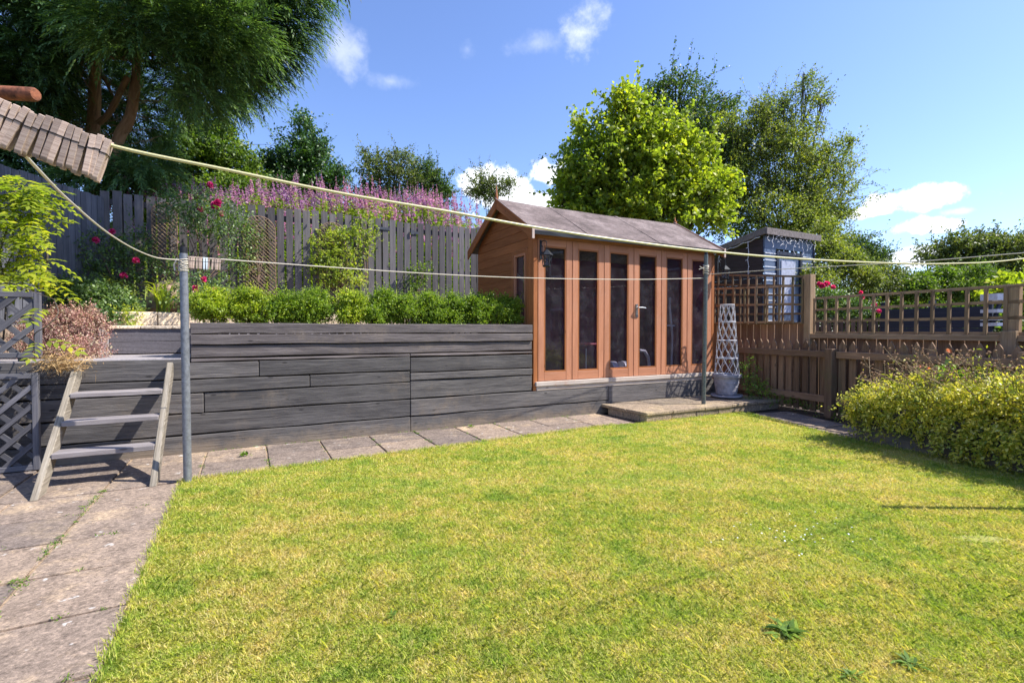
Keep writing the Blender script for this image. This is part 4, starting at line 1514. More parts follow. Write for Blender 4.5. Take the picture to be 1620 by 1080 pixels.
sqtrellis(bf_, B0 + BW * .08 + BN * .02, BW, 1.95, 1.20, 1.85, 2.08, .165, .135, BN)
sqtrellis(bf_, B0 + BW * .14 + BN * .14, BW, 1.6, 1.22, 1.72, 1.80, .22, .25, BN)
b2 = thing('boundary_fence', 'brown boarded boundary fence with a low square trellis top behind the picket fence', 'fence', B0 - BW * 1.5)
mb = MB(); boards(mb, B0 - BW * 5.2 - BN * .06, BW, 5.26, 0.0, 1.0, .12, .012, .018, BN, .01); mb.build('board_panel', M['fence_brown'], b2)
mb = MB(); mb.plank(B0 - BW * .05 + Z * 1.02, B0 - BW * 5.2 + Z * 1.02, .06, .09); mb.build('rail', M['trellis_old'], b2, bevel=.003)
for s_ in (2.22,):
    mb = MB(); mb.plank(B0 - BW * s_ + BN * .05 + Z * .0, B0 - BW * s_ + BN * .05 + Z * 1.09, .12, .05, up=BW); mb.plank(B0 - BW * s_ - BN * .03 + Z * 0, B0 - BW * s_ - BN * .03 + Z * 1.53, .09, .06, up=BW)
    mb.build('post', M['trellis_old'], b2, bevel=.004)
sqtrellis(b2, B0 - BW * .09, -BW, 5.0, 1.065, 1.535, 1.525, .16, .155, BN, sw=.031)

# ------------------------------------------------------------------ sleeper planter with the variegated shrub
K0 = Vector((3.50, 5.00, 0))
kp = thing('planter_box', 'dark timber planter box under the variegated shrub at the right of the lawn', 'planter', K0 - W * 1)
for (z0, z1) in ((-.02, .17), (.175, .36)):
    mb = MB(); mb.plank(K0 + Z * ((z0 + z1) / 2), K0 - W * 3.2 + Z * ((z0 + z1) / 2), z1 - z0, .07, seg=10, jit=.003); mb.build('sleeper', M['sleeper'], kp, bevel=.005)
    mb = MB(); mb.plank(K0 - WN * .04 + W * .036 + Z * ((z0 + z1) / 2), K0 - WN * .8 + W * .036 + Z * ((z0 + z1) / 2), z1 - z0, .07, seg=4, jit=.003); mb.build('sleeper', M['sleeper'], kp, bevel=.005)
mb = MB(); mb.prism([K0 + Z * .30 - WN * .03, K0 - WN * .8 + Z * .30, K0 - WN * .8 - W * 3.2 + Z * .30, K0 - W * 3.2 - WN * .03 + Z * .30], Z * .03); mb.build('soil', M['soil'], kp)


def vinca():
    t = thing('variegated_shrub', 'yellow variegated shrub spilling over the dark timber planter', 'shrub', K0 - W * 1.2 + Z * .33)
    cl = []
    for i in range(26):
        s_ = .02 + i * .125
        h = .39 + .045 * math.sin(i * .9) + .10 * min(1, max(0, (s_ - .25) / .7))
        for w_ in (.0, .27, .5):
            c = K0 - W * s_ - WN * w_
            cl.append((c.x, c.y, h + (.05 if w_ == .27 else .0), .17, .17, .15))
    for i in range(14):
        c = K0 - W * (.55 + i * .19) - WN * .5
        cl.append((c.x, c.y, .56 + .05 * math.sin(i * 1.7), .18, .18, .13))
    foliage('leaves', M['lf_vinca'], t, cl, 6500, 7, .14, .036, .016, up=.35, rnd=.8, droop=.25, strays=.02, sub=3)
    shoots(t, M['lf_vinca'], cl, 230, .12, .34, .036, .015, up=.55, per=14, thick=.0018)
    # trailing stems down the face
    n = 1300
    s_ = RNG.uniform(-.03, 3.1, n)
    dens = RNG.random(n) < np.interp(s_, [0, .3, .5, .75, 1.0, 3.1], [.75, .6, .35, .4, .95, 1])
    s_ = s_[dens]; n = len(s_)
    ln = RNG.uniform(.12, .38, n) + np.where(s_ > .7, .08, 0)
    per = 13
    tt = (np.arange(per) + .5) / per
    K = np.array(K0); Wn = np.array(WN); Wv = np.array(W)
    off = RNG.uniform(.05, .15, n) + np.where(s_ > .7, .05, 0)
    P = K[None, None] - Wv[None, None] * (s_[:, None, None] + 0.04 * np.sin(tt * 5 + s_[:, None] * 40)[..., None]) + Wn[None, None] * ((off[:, None] * (0.3 + .7 * np.sin(tt * 2.4)))[..., None])
    P = P + np.array([0, 0, 1])[None, None] * ((.40 - ln[:, None] * tt)[..., None])
    P = P.reshape(-1, 3); P[:, 2] = np.maximum(P[:, 2], .012)
    P += randdir(len(P)) * .012
    D = unit(randdir(len(P)) + np.array([-.4, -.2, -.5]))
    sz = RNG.uniform(.7, 1.3, len(P))
    v, f = leaf_quads(P, D, unit(randdir(len(P)) + np.array([.2, -.3, .9])), .036 * sz, .016 * sz)
    np_mesh('trailing_leaves', v, f, M['lf_vinca'], t)
    # bigger plain leaves at the top
    foliage('green_leaves', M['lf_weed'], t, [tuple(at(1500, 598, 4.7)) + (.10, .08, .03), tuple(at(1545, 604, 4.5)) + (.08, .08, .03)], 26, 4, .10, .07, .045, up=.4)
    # dry flower stalks
    mb = MB(); hp = []
    for i in range(210):
        s0 = random.uniform(.1, 2.6); w0 = random.uniform(.0, .5)
        b = K0 - W * s0 - WN * w0 + Z * .48
        dx = random.gauss(0, .16) - (.12 if s0 < .8 else 0)
        tip = b + Vector((dx, random.gauss(0, .12), random.uniform(.16, .46) if s0 > .35 else random.uniform(.12, .34)))
        mid = b.lerp(tip, .5) + Vector((random.gauss(0, .02), random.gauss(0, .02), .03))
        mb.tube([b, mid, tip], [.0036, .003, .0022], 4, cap=False)
        hp.append(tip)
        for k in range(random.randint(2, 4)):
            q = mid.lerp(tip, random.uniform(.1, .9)); e = q + Vector((random.gauss(0, .045), random.gauss(0, .045), random.uniform(.01, .07)))
            mb.tube([q, e], [.0016, .0012], 4, cap=False); hp.append(e)
    mb.build('stalks', M['twig'], t)
    mb = MB()
    for p in hp:
        r = random.uniform(.006, .011)
        mb.lathe(p, [(0, -r), (r, -r * .4), (r, r * .5), (0, r)], 5)
    tag(mb.build('seed_heads', M['straw_b'], t), kind='stuff')
    for i, (px, py) in enumerate(((1501, 555), (1455, 579), (1470, 583))):
        c = np.array(at(px, py, 4.9 + .1 * i)); n = 16
        a = np.linspace(0, 6.28, n)
        D = np.stack([np.cos(a), np.sin(a) * .6 - .2, np.sin(a) * .8], 1)
        v, f = leaf_quads(np.repeat(c[None], n, 0), D, np.repeat(np.array([[0, -1, .3]]), n, 0), .032 if i == 0 else .02, .015)
        np_mesh('flower', v, f, M['pet_or'], t)


vinca()

# ------------------------------------------------------------------ neighbour's shed and things beyond the fence
def nshed():
    Yc = 10.0
    c = at(1208, 440, Yc); c.z = 0
    N_ = lambda a, b, z: c + U * a + V * b + Z * z
    zt = CAMZ + (HOR - 372) / FPX * Yc
    base = .75
    wd = 1.60
    t = thing('garden_shed', 'dark blue and brown neighbouring shed with a sloping roof behind the trellis', 'shed', N_(wd / 2, 1, base))
    mb = MB(); z = base
    while z < zt - .26:
        mb.plank(N_(0, 0, z + .064), N_(.36, 0, z + .064), .118, .03); mb.plank(N_(1.22, 0, z + .064), N_(wd, 0, z + .064), .118, .03)
        z += .135
    mb.plank(N_(0, 0, zt - .13), N_(wd, 0, zt - .13), .25, .035)
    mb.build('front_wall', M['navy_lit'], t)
    mb = MB(); z = base
    while z < zt - .28:
        mb.plank(N_(.01, -.018, z), N_(.36, -.018, z), .016, .016); mb.plank(N_(1.22, -.018, z), N_(wd - .01, -.018, z), .016, .016)
        z += .135
    mb.build('board_edge', M['wire'], t)
    mb = MB(); z = base
    while z < zt:
        zl = lambda b: zt - b * .19
        bmax = min(2.3, max(0.0, (zt - z - .13) / .19)) if z + .13 > zt - 2.3 * .19 else 2.3
        if bmax > .1: mb.plank(N_(0, 0.02, z + .062), N_(0, bmax, z + .062), .124, .03)
        z += .128
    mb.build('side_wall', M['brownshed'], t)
    mb = MB()
    mb.plank(N_(-.1, -.12, zt + .05), N_(wd + .1, -.12, zt + .05), .13, .03)
    mb.prism([N_(-.1, -.10, zt - .0), N_(-.1, 2.5, zt - .50), N_(-.1, 2.5, zt - .37), N_(-.1, -.10, zt + .13)], U * .03)
    mb.prism([N_(-.08, -.10, zt + .09), N_(-.08, 2.5, zt - .40), N_(-.08, 2.5, zt - .38), N_(-.08, -.10, zt + .11)], U * (wd + .16))
    mb.build('roof', M['shedroof'], t, bevel=.004)
    mb = MB()
    for x in (.40, 1.17):
        mb.plank(N_(x, -.02, base), N_(x, -.02, zt - .30), .07, .04, up=U)
    mb.plank(N_(.36, -.02, zt - .335), N_(1.21, -.02, zt - .335), .07, .045)
    fr = mb.build('door', M['navy'], t)
    mb = MB(); mb.plank(N_(.79, .005, base), N_(.79, .005, zt - .37), .70, .03, up=U); mb.build('door_leaf', M['navy_lit'], fr)
    mb = MB(); mb.plank(N_(.76, -.018, base + .7), N_(.76, -.018, zt - .48), .46, .01, up=U); mb.build('blind', M['paleblue'], fr)
    mb = MB(); mb.plank(N_(wd + .02, -.01, base), N_(wd + .02, -.01, zt - .01), .05, .05, up=U); mb.build('corner_board', M['navy'], t)
    # icicle lights
    t2 = thing('string_lights', 'white icicle string lights hanging under the neighbouring shed roof', 'string lights', N_(wd / 2, -.1, zt))
    mb = MB()
    for i in range(12):
        x = -.03 + i * .14
        L = random.choice((.14, .25, .34, .5, .2))
        pts = [N_(x + random.uniform(-.02, .02) + .03 * math.sin(k * 1.3 + i), -.115 + random.uniform(-.01, .01), zt - .01 - L * k / 6) for k in range(7)]
        mb.tube(pts, .0045, 4)
        for p in pts[1::2]:
            mb.tube([p, p + Vector((random.uniform(-.05, .05), -.01, random.uniform(-.03, .02)))], .0045, 4)
    pts = [N_(x, -.12, zt + .0 + .01 * math.sin(x * 20)) for x in [i * .1 for i in range(17)]]
    mb.tube(pts, .006, 4)
    for i in range(3):
        b = .25 + .7 * i; L = (.75, .2, .1)[i]
        pts = [N_(-.13 + random.uniform(-.01, .01), b + random.uniform(-.02, .02), zt - b * .19 - .05 - L * k / 6) for k in range(7)]
        mb.tube(pts, .006, 4)
        for p in pts: mb.tube([p, p + Vector((random.uniform(-.05, .05), 0, -.02))], .005, 4)
    pts = [N_(-.13, b, zt - b * .19 - .06 + .015 * math.sin(b * 20)) for b in [i * .1 for i in range(21)]]
    mb.tube(pts, .008, 4)
    mb.build('light_strand', M['wire'], t2)


nshed()
# black board screen beyond the low trellis
nb = thing('dark_screen', 'near black board screen in the next garden seen through the low trellis', 'screen', at(1470, 500, 8.0))
mb = MB()
pa, pb_ = at(1396, 500, 8.4), at(1562, 500, 7.1)
pa.z = pb_.z = 0
dd = (pb_ - pa).normalized()
for k in range(9):
    z = .1 + k * .158
    mb.plank(pa + Z * z, pb_ + Z * z, .155, .02)
mb.build('boards', M['navy'], nb)
for s_ in (0, .5, 1):
    mb = MB(); p = pa.lerp(pb_, s_) + dd.cross(Z) * -.04; mb.plank(p, p + Z * 1.56, .07, .07, up=dd); mb.build('post', M['navy'], nb)
wc = thing('white_steps', 'white slatted steps in the next garden seen through the low trellis at the right', 'steps', at(1575, 500, 6.8))
mb = MB()
for i, (py, w_) in enumerate(((470, 22), (492, 18), (504, 14), (513, 10))):
    p0 = at(1564, py, 6.9); p1 = at(1564 + w_, py, 6.9)
    mb.plank(p0, p1, .09 if i == 0 else .045, .25)
mb.build('slats', M['whitethatch'], wc)
mb = MB(); p0 = at(1586, 468, 6.9); p1 = at(1564, 530, 6.9); mb.plank(p0, p1, .04, .03); mb.plank(at(1566, 468, 6.95), at(1566, 560, 6.95), .03, .03); mb.build('frame', M['navy'], wc)
# picket fence of the next garden
nf = thing('distant_picket_fence', 'brown narrow boarded fence in the next garden behind the low trellis', 'fence', at(1340, 500, 9))
mb = MB()
p0 = at(1290, 500, 9.2); p1 = at(1420, 500, 9.0); p0.z = p1.z = 0
boards(mb, p0, (p1 - p0).normalized(), 1.5, .3, 1.33, .07, .03, .02, Vector((0, -1, 0)), .01); mb.build('board_panel', M['fence_brown'], nf)

# ------------------------------------------------------------------ poles, lines and pegs
lp_ = G(297, 762)
t = thing('line_pole', 'grey metal clothes line pole standing on the edge of the paving', 'pole', lp_)
ptop = at(290, 391, lp_.y)
mb = MB(); mb.tube([lp_ - Z * .05, lp_ + Z * .4 + (ptop - lp_) * 0 + Vector(((ptop.x - lp_.x) * .25, 0, 0)), ptop - Z * .045], .027, 16)
mb.build('pole_shaft', M['galv'], t, smooth=True)
mb = MB(); mb.tube([ptop - Z * .05, ptop], .0235, 16); mb.build('cap', M['spring'], t, smooth=True)
mb = MB()
for k in range(7):
    z = ptop.z - .085 - .013 * k
    tl = random.uniform(-.5, .5)
    mb.tube([Vector((ptop.x + .031 * math.cos(a), ptop.y + .031 * math.sin(a), z + .012 * math.sin(a + tl) * random.uniform(.3, 1))) for a in [2 * math.pi * j / 16 for j in range(17)]], .0035, 5)
mb.tube([ptop + Vector((-.03, -.02, -.08)), ptop + Vector((-.055, -.02, -.13)), ptop + Vector((-.05, -.02, -.17))], .006, 5)
mb.build('knotted_rope', M['ropew'], t)
rp = G(1113, 638, .12)
t = thing('line_pole', 'thin green grey clothes line pole standing on the stone step', 'pole', rp)
rtop = at(1117, 403, rp.y)
mb = MB(); mb.tube([rp - Z * .02, rtop], .027, 14); mb.build('pole_shaft', M['polegreen'], t, smooth=True)
mb = MB(); mb.tube([rtop - Z * .01, rtop + Z * .04], .02, 12); mb.build('cap', M['lf_rose'] if False else M['spring'], t)
mb = MB()
for k in range(5):
    z = rtop.z - .14 - .028 * k
    mb.tube([Vector((rtop.x + .034 * math.cos(a), rtop.y + .034 * math.sin(a), z + .012 * math.sin(a + k))) for a in [2 * math.pi * j / 12 for j in range(13)]], .006, 5)
mb.tube([rtop + Vector((-.03, -.03, -.17)), rtop + Vector((-.11, -.05, -.20))], .006, 5); mb.tube([rtop + Vector((-.03, -.03, -.2)), rtop + Vector((-.10, -.05, -.16))], .006, 5)
mb.build('knotted_rope', M['ropew'], t)
tp = G(1405, 803); h3 = 1.75
tp3 = Vector((tp.x + h3 / math.tan(SUN_EL) * math.sin(SUN_AZ), tp.y + h3 / math.tan(SUN_EL) * math.cos(SUN_AZ), 0))
t = thing('line_pole', 'clothes line pole beyond the right edge casting the long thin lawn shadow', 'pole', tp3)
mb = MB(); mb.tube([tp3 - Z * .03, tp3 + Z * h3], .022, 12); mb.build('pole_shaft', M['galv'], t, smooth=True)
mb = MB(); mb.tube([tp3 + Z * h3, tp3 + Z * (h3 + .02)], .03, 12); mb.build('cap', M['spring'], t)


def smooth_pts(pts, n=8):
    out = []
    P = [pts[0]] + pts + [pts[-1]]
    for i in range(1, len(P) - 2):
        for k in range(n):
            s = k / n
            a, b, c, d = P[i - 1], P[i], P[i + 1], P[i + 2]
            out.append(.5 * ((2 * b) + (c - a) * s + (2 * a - 5 * b + 4 * c - d) * s * s + (3 * b - a - 3 * c + d) * s ** 3))
    out.append(pts[-1])
    return out


# nearest line: from the post left of the camera to the pole at the right
ex = tp3 + Z * (h3 - .1)
A_ = at(183, 232, .88)
nearpts = []
for (px, py) in ((-60, 148), (0, 166), (60, 190), (183, 232), (360, 269), (540, 306), (700, 333), (850, 360), (990, 381), (1130, 398), (1260, 409), (1400, 416), (1500, 417), (1620, 409)):
    k = (px - 810) / FPX
    s = (k * A_.y - A_.x) / ((ex.x - A_.x) - k * (ex.y - A_.y))
    nearpts.append(at(px, py, A_.y + s * (ex.y - A_.y)))
nearpts.append(ex)
mb = MB(); mb.tube(smooth_pts(nearpts, 6), .0031, 8)
tag(mb.build('clothes_line', M['rope'], smooth=True), 'thick yellow clothes line crossing the whole view close to the camera', 'clothes line')
l2 = []
for (px, py, Y) in ((20, 215, .92), (32, 236, .95), (60, 268, 1.08), (110, 318, 1.42), (170, 368, 2.0), (215, 395, 2.6), (250, 408, 3.15), (285, 411, lp_.y)):
    l2.append(at(px, py, Y))
mb = MB(); mb.tube(smooth_pts(l2, 6), .0032, 8)
tag(mb.build('clothes_line', M['ropew'], smooth=True), 'sagging cream clothes line from the upper left to the near grey pole', 'clothes line')
mb = MB()
l3 = [at(296, 405, lp_.y)] + [at(px, py, lp_.y + (rp.y - lp_.y) * 0) for px, py in ()]
for (px, py) in ((296, 406), (500, 421), (700, 434), (850, 440), (1000, 442), (1115, 440)):
    k = (px - 810) / FPX
    a, b = Vector((ptop.x, lp_.y)), Vector((rp.x, rp.y))
    s = (k * a.y - a.x) / ((b.x - a.x) - k * (b.y - a.y))
    l3.append(at(px, py, a.y + s * (b.y - a.y)))
l3 = l3[1:]
mb.tube(smooth_pts(l3, 6), .0042, 6)
tag(mb.build('clothes_line', M['ropew'], smooth=True), 'thin pale clothes line stretched between the two poles', 'clothes line')
l4 = []
for (px, py) in ((1118, 434), (1250, 425), (1400, 417), (1500, 410), (1620, 400)):
    k = (px - 810) / FPX
    a, b = Vector((rp.x, rp.y)), Vector((ex.x, ex.y))
    s = (k * a.y - a.x) / ((b.x - a.x) - k * (b.y - a.y))
    l4.append(at(px, py, a.y + s * (b.y - a.y)))
l4.append(ex - Z * .03)
mb = MB(); mb.tube(smooth_pts(l4, 6), .0038, 6)
tag(mb.build('clothes_line', M['ropew'], smooth=True), 'thin pale clothes line running right from the pole on the stone step', 'clothes line')

# the post out of view at the left with its rusty arm
cb = thing('line_post', 'rusty brown bar end of the clothes line post at the upper left', 'post', Vector((-1.6, .95, 0)))
mb = MB(); e1 = at(57, 150, .95); e0 = at(-260, 132, 1.0); mb.tube([e0, e1 - (e1 - e0).normalized() * .004, e1], [.0125, .0125, .010], 16); mb.build('arm', M['rust'], cb, smooth=True)
mb = MB(); mb.tube([Vector((e0.x, e0.y, 0)), Vector((e0.x, e0.y, e0.z + .05))], .03, 14); mb.build('post_shaft', M['rust'], cb, smooth=True)


# clothes pegs
def make_peg(label, group, mat='peg'):
    t = thing('clothes_peg', label, 'clothes peg', (0, 0, 0), group)
    X, Yv = Vector((1, 0, 0)), Vector((0, 1, 0))
    # two prongs facing one another across Y, hanging from the line at z=-.012
    for s_ in (-1, 1):
        mb = MB()
        y = s_ * .0055
        pr = [(y, .013), (y + s_ * .0045, .012), (y + s_ * .0052, -.012), (y + s_ * .0052, -.055), (y + s_ * .002, -.06), (y, -.058), (y - s_ * .002, -.02), (y - s_ * .005, -.004)]
        mb.prism([Vector((-.0048, a, b)) for a, b in pr], X * .0096)
        for fi in range(len(mb.uv)):
            mb.uv[fi] = [(q[1], q[0]) for q in mb.uv[fi]]
        mb.build('prong', M[mat], t, bevel=.0006)
    mb = MB()
    mb.tube([Vector((x, .0112 * 1, -.0125)) for x in (-.0056, .0056)], .0008, 5)
    mb.tube([Vector((x, -.0112, -.0125)) for x in (-.0056, .0056)], .0008, 5)
    for x in (-.0056, .0056):
        mb.tube([Vector((x, -.0112, -.0125)), Vector((x, .0112, -.0125))], .0008, 5)
    mb.build('spring', M['spring'], t)
    return t


NB = 17
lab_ord = ['wooden peg at the very left edge of the frame on the near line'] + \
          ['weathered wooden peg number word' for _ in range(NB)]
words = ['first', 'second', 'third', 'fourth', 'fifth', 'sixth', 'seventh', 'eighth', 'ninth', 'tenth', 'eleventh', 'twelfth', 'thirteenth', 'fourteenth', 'fifteenth', 'sixteenth', 'seventeenth', 'eighteenth']
proto = make_peg('x', 'wooden pegs on the near clothes line')


def on_line(px, line):
    best = None
    for i in range(len(line) - 1):
        a, b = line[i], line[i + 1]
        pa_, pb2 = 810 + FPX * a.x / a.y, 810 + FPX * b.x / b.y
        if pa_ <= px <= pb2:
            s = (px - pa_) / (pb2 - pa_)
            return a.lerp(b, s), (b - a).normalized()
    return line[0], (line[1] - line[0]).normalized()


near = smooth_pts(nearpts, 6)
near_px = [177, 165.5, 155, 143, 131, 120.5, 108.5, 98, 85.5, 74.5, 61, 48, 34.5, 21, 9, -4]
for i, px in enumerate(near_px):
    p, d = on_line(px, near)
    o = proto if i == 0 else dup(proto)
    yaw = math.atan2(d.y, d.x)
    roll = R(14 + 9 * (i / 15)) + random.uniform(-.11, .11)
    # hang mostly down but raked along the line, as pegs bunch up
    m = Matrix.Rotation(yaw + random.uniform(-.06, .06), 4, 'Z') @ Matrix.Rotation(roll, 4, 'Y') @ Matrix.Rotation(random.uniform(-.08, .08), 4, 'X')
    o.rotation_euler = m.to_euler()
    o.scale = (random.uniform(.86, .98), 1.0, random.uniform(.97, 1.06))
    dn = m.to_3x3() @ Vector((0, 0, -1))
    o.location = p + dn * random.uniform(.001, .007)
    o['label'] = ('weathered wooden peg at the right end of the near row, beside the bare yellow line' if i == 0 else
                  'weathered wooden peg, %s from the right in the row on the near clothes line' % words[i])
proto2 = make_peg('x', 'small pegs on the line beside the grey pole')
proto3 = make_peg('x', 'small pegs on the line beside the grey pole', 'pegw')
far = smooth_pts(l3, 6)
fpx = [301, 305, 308.5, 313, 317, 320, 324.5, 328.5, 332, 338, 342, 346, 349.5]
usedp = {}
for i, px in enumerate(fpx):
    pale = i in (6, 7)
    src = proto3 if pale else proto2
    p, d = on_line(px, far)
    o = dup(src) if usedp.get(pale) else src
    usedp[pale] = True
    o.rotation_euler = (0, R(random.uniform(-4, 5)), math.atan2(d.y, d.x))
    o.scale = (1.25, 1.25, 1.25)
    o.location = p - Z * .012
    o['label'] = '%s small peg, %s from the grey pole on the thin line' % ('pale blue plastic' if pale else 'weathered wooden', words[i])

# ------------------------------------------------------------------ hedge of box bushes
def bush_mesh(mat, seed):
    cl = []
    rr = random.Random(seed)
    for k in range(9):
        a = rr.uniform(0, 6.28); r = rr.uniform(.02, .10)
        cl.append((math.cos(a) * r, math.sin(a) * r, rr.uniform(.10, .30), .10, .10, .10))
    cl.append((0, 0, .15, .21, .19, .17)); cl.append((.0, 0, .27, .15, .14, .12))
    return cl


bush_a = [.16, .48, .80, 1.08, 1.46, 1.78, 2.07, 2.36, 2.63, 2.90, 3.14, 3.37]
bl = ['first box bush from the left end of the planter, yellowest and under the pink roses', 'second box bush from the left in the planter, bright yellow green', 'third box bush from the left in the planter, below the bare willow trellis',
      'fourth box bush from the left, left of the gap in the hedge', 'fifth box bush from the left, right of the gap in the hedge', 'sixth box bush from the left, below the covered willow trellis',
      'seventh box bush from the left in the planter', 'eighth box bush from the left, below the short climber on the fence', 'ninth box bush from the left in the planter, below plain fence boards',
      'tenth box bush from the left, third from the summerhouse', 'eleventh box bush from the left, second from the summerhouse', 'last box bush in the planter, touching the summerhouse side']
for i, a in enumerate(bush_a):
    base = F(a, .33 + random.uniform(-.02, .02), 1.12)
    t = thing('box_bush', bl[i], 'bush', base, 'row of box bushes in the raised planter')
    cl = [(base.x + c[0], base.y + c[1], base.z + c[2] * random.uniform(.93, 1.08) - .0, c[3], c[4], c[5]) for c in bush_mesh(None, i)]
    foliage('leaves', M['lf_box_y' if i in (0, 1, 4) else 'lf_box'], t, cl, 1500, 9, .07, .022, .014, up=.6, rnd=.5, strays=.05, sub=5)
    shoots(t, M['lf_box_y' if i in (0, 1, 4) else 'lf_box'], cl, 24, .07, .16, .022, .013, up=1.3, per=9, thick=.0014)
    mb = MB()
    for k in range(5): mb.tube([base, base + Vector((random.uniform(-.1, .1), random.uniform(-.1, .1), .25))], .005, 5)
    mb.build('stems', M['stem'], t)

# ------------------------------------------------------------------ planting at the left
def shrub(name, label, rows, mat, n, per, spray, L, Wd, base=None, cat='shrub', stem=True, **k):
    cl = clumps_px(rows)
    mx = sum(c[0] for c in cl) / len(cl); my = sum(c[1] for c in cl) / len(cl); mz = min(c[2] - c[5] for c in cl)
    b = Vector(base) if base else Vector((mx, my, mz))
    t = thing(name, label, cat, b)
    foliage('leaves', M[mat], t, cl, n, per, spray, L, Wd, **k)
    if stem:
        mb = MB()
        for c in cl:
            q = Vector(c[:3]); mb.tube([b, b.lerp(q, .5) + Vector((random.gauss(0, .03), 0, .02)), q], [.008, .006, .003], 5)
        mb.build('stems', M['stem'], t)
    return t


def bloom(parent, c, r, mat='pet_rose', name='bloom'):
    n = 34
    D = randdir(n); D[:, 1] -= .5; D[:, 2] += .3; D = unit(D)
    P = np.array(c)[None] + D * r * .15
    v, f = leaf_quads(P, D, randdir(n), r, r * .95, fold=.25, wide=.6)
    return np_mesh(name, v, f, M[mat], parent)


shrub('heath_bush', 'dense pinkish brown heath bush spilling beside the deck landing', [(115, 530, 4.75, 30, 38), (95, 520, 4.6, 30, 30), (140, 520, 4.8, 22, 30), (125, 565, 4.5, 35, 25), (90, 560, 4.5, 25, 28), (60, 540, 4.5, 30, 35)],
      'lf_heath', 3600, 9, .07, .018, .010, up=.6, rnd=.6)
shrub('evergreen_shrub', 'low dark green evergreen shrub left of the cream stone blocks', [(165, 480, 5.6, 35, 24), (195, 495, 5.5, 24, 22), (130, 470, 5.7, 35, 22), (185, 508, 5.3, 22, 12), (110, 465, 5.6, 25, 20)],
      'lf_rose', 1500, 8, .10, .035, .020, up=.4)
shrub('leafy_perennial', 'yellow green leafy perennial behind the cream stone blocks', [(195, 470, 5.95, 14, 10), (200, 505, 5.3, 14, 14), (180, 455, 6.0, 14, 8)],
      'lf_yel', 160, 7, .10, .035, .018, up=.5)
t = shrub('rose_bush', 'dark rose bush with pink blooms at the corner of the fences', [(160, 400, 6.0, 28, 28), (190, 420, 6.1, 35, 32), (215, 390, 6.2, 24, 22), (150, 440, 6.0, 25, 20), (228, 420, 6.15, 20, 20)],
          'lf_rose', 560, 7, .13, .034, .020, up=.3)
for (px, py) in ((152, 380), (178, 367), (215, 412), (196, 436)):
    bloom(t, at(px, py, 5.85), .038)
t = shrub('climbing_rose', 'climbing rose with pink blooms on the grey fence left of the willow trellis', [(300, 325, 6.25, 40, 18), (340, 340, 6.3, 35, 28), (365, 350, 6.45, 25, 30), (375, 390, 6.5, 20, 38), (290, 345, 6.25, 25, 18), (268, 320, 6.2, 14, 12), (370, 425, 6.5, 16, 20), (285, 428, 6.15, 26, 14), (318, 350, 6.3, 20, 22)],
          'lf_rose', 680, 7, .15, .036, .022, up=.3)
for (px, py, r) in ((333, 293, .042), (341, 325, .055), (318, 331, .036), (351, 338, .034), (345, 320, .04)):
    bloom(t, at(px, py, 6.15), r)
t = shrub('rose_bush', 'small rose bush with three pink blooms at the left end of the box hedge', [(315, 455, 5.6, 20, 14), (340, 462, 5.7, 18, 12), (300, 470, 5.5, 14, 22)],
          'lf_rose', 240, 6, .11, .032, .02, up=.4)
for (px, py, r) in ((310, 456, .035), (323, 442, .034), (340, 458, .028)):
    bloom(t, at(px, py, 5.35), r)
t = shrub('strap_leaf_plant', 'clump of long arching strap leaves behind the cream stone blocks', [(262, 455, 5.8, 12, 14)], 'lf_yel', 20, 3, .06, .02, .01, stem=False)
bs = at(258, 497, 5.75); n = 80
v_all, f_all = [], []
for i in range(n):
    a = random.uniform(0, 6.28); h = random.uniform(.3, .62); sp = random.uniform(.06, .3)
    pts = [np.array(bs) + np.array([math.cos(a) * sp * s_ * 1.1 + random.gauss(0, .03), math.sin(a) * sp * s_ * .5, h * (1.5 * s_ - .75 * s_ * s_ * (1 + sp))]) for s_ in (0, .3, .6, .85, 1.0)]
    sd = np.array([-math.sin(a), math.cos(a) * .6, 0]) * .007 + np.array([.004, 0, 0])
    k = len(v_all)
    for j, p in enumerate(pts):
        w_ = (1, 1, .8, .5, .05)[j]
        v_all += [p - sd * w_, p + sd * w_]
    for j in range(4): f_all.append([k + 2 * j, k + 2 * j + 1, k + 2 * j + 3, k + 2 * j + 2])
np_mesh('strap_leaves', np.array(v_all), np.array(f_all), M['lf_yel'], t)
# boulders
for i, (px, py, Y, w_, h_) in enumerate(((268, 478, 6.0, .27, .22), (304, 480, 5.95, .14, .18))):
    c = at(px, py, Y)
    th_ = []; mb = MB()
    nL, nB = 16, 10
    vs, fs = [], []
    for j in range(nB + 1):
        for k in range(nL):
            th = math.pi * j / nB; ph = 2 * math.pi * k / nL
            r = 1 + .14 * math.sin(ph * 2 + th * 3 + i) + .08 * math.sin(ph * 5 + th * 2) + .05 * math.sin(th * 9 + ph)
            vs.append(c + Vector((math.sin(th) * math.cos(ph) * w_ * r, math.sin(th) * math.sin(ph) * w_ * .7 * r, math.cos(th) * h_ * r)))
    for j in range(nB):
        for k in range(nL):
            fs.append((j * nL + k, j * nL + (k + 1) % nL, (j + 1) * nL + (k + 1) % nL, (j + 1) * nL + k))
    mb._add(vs, fs, [[(0, 0)] * 4 for _ in fs])
    tag(mb.build('boulder', M['rock'], smooth=True), ['large brown boulder behind the strap leaved plant', 'smaller brown boulder right of the clothes line pole'][i], 'boulder')

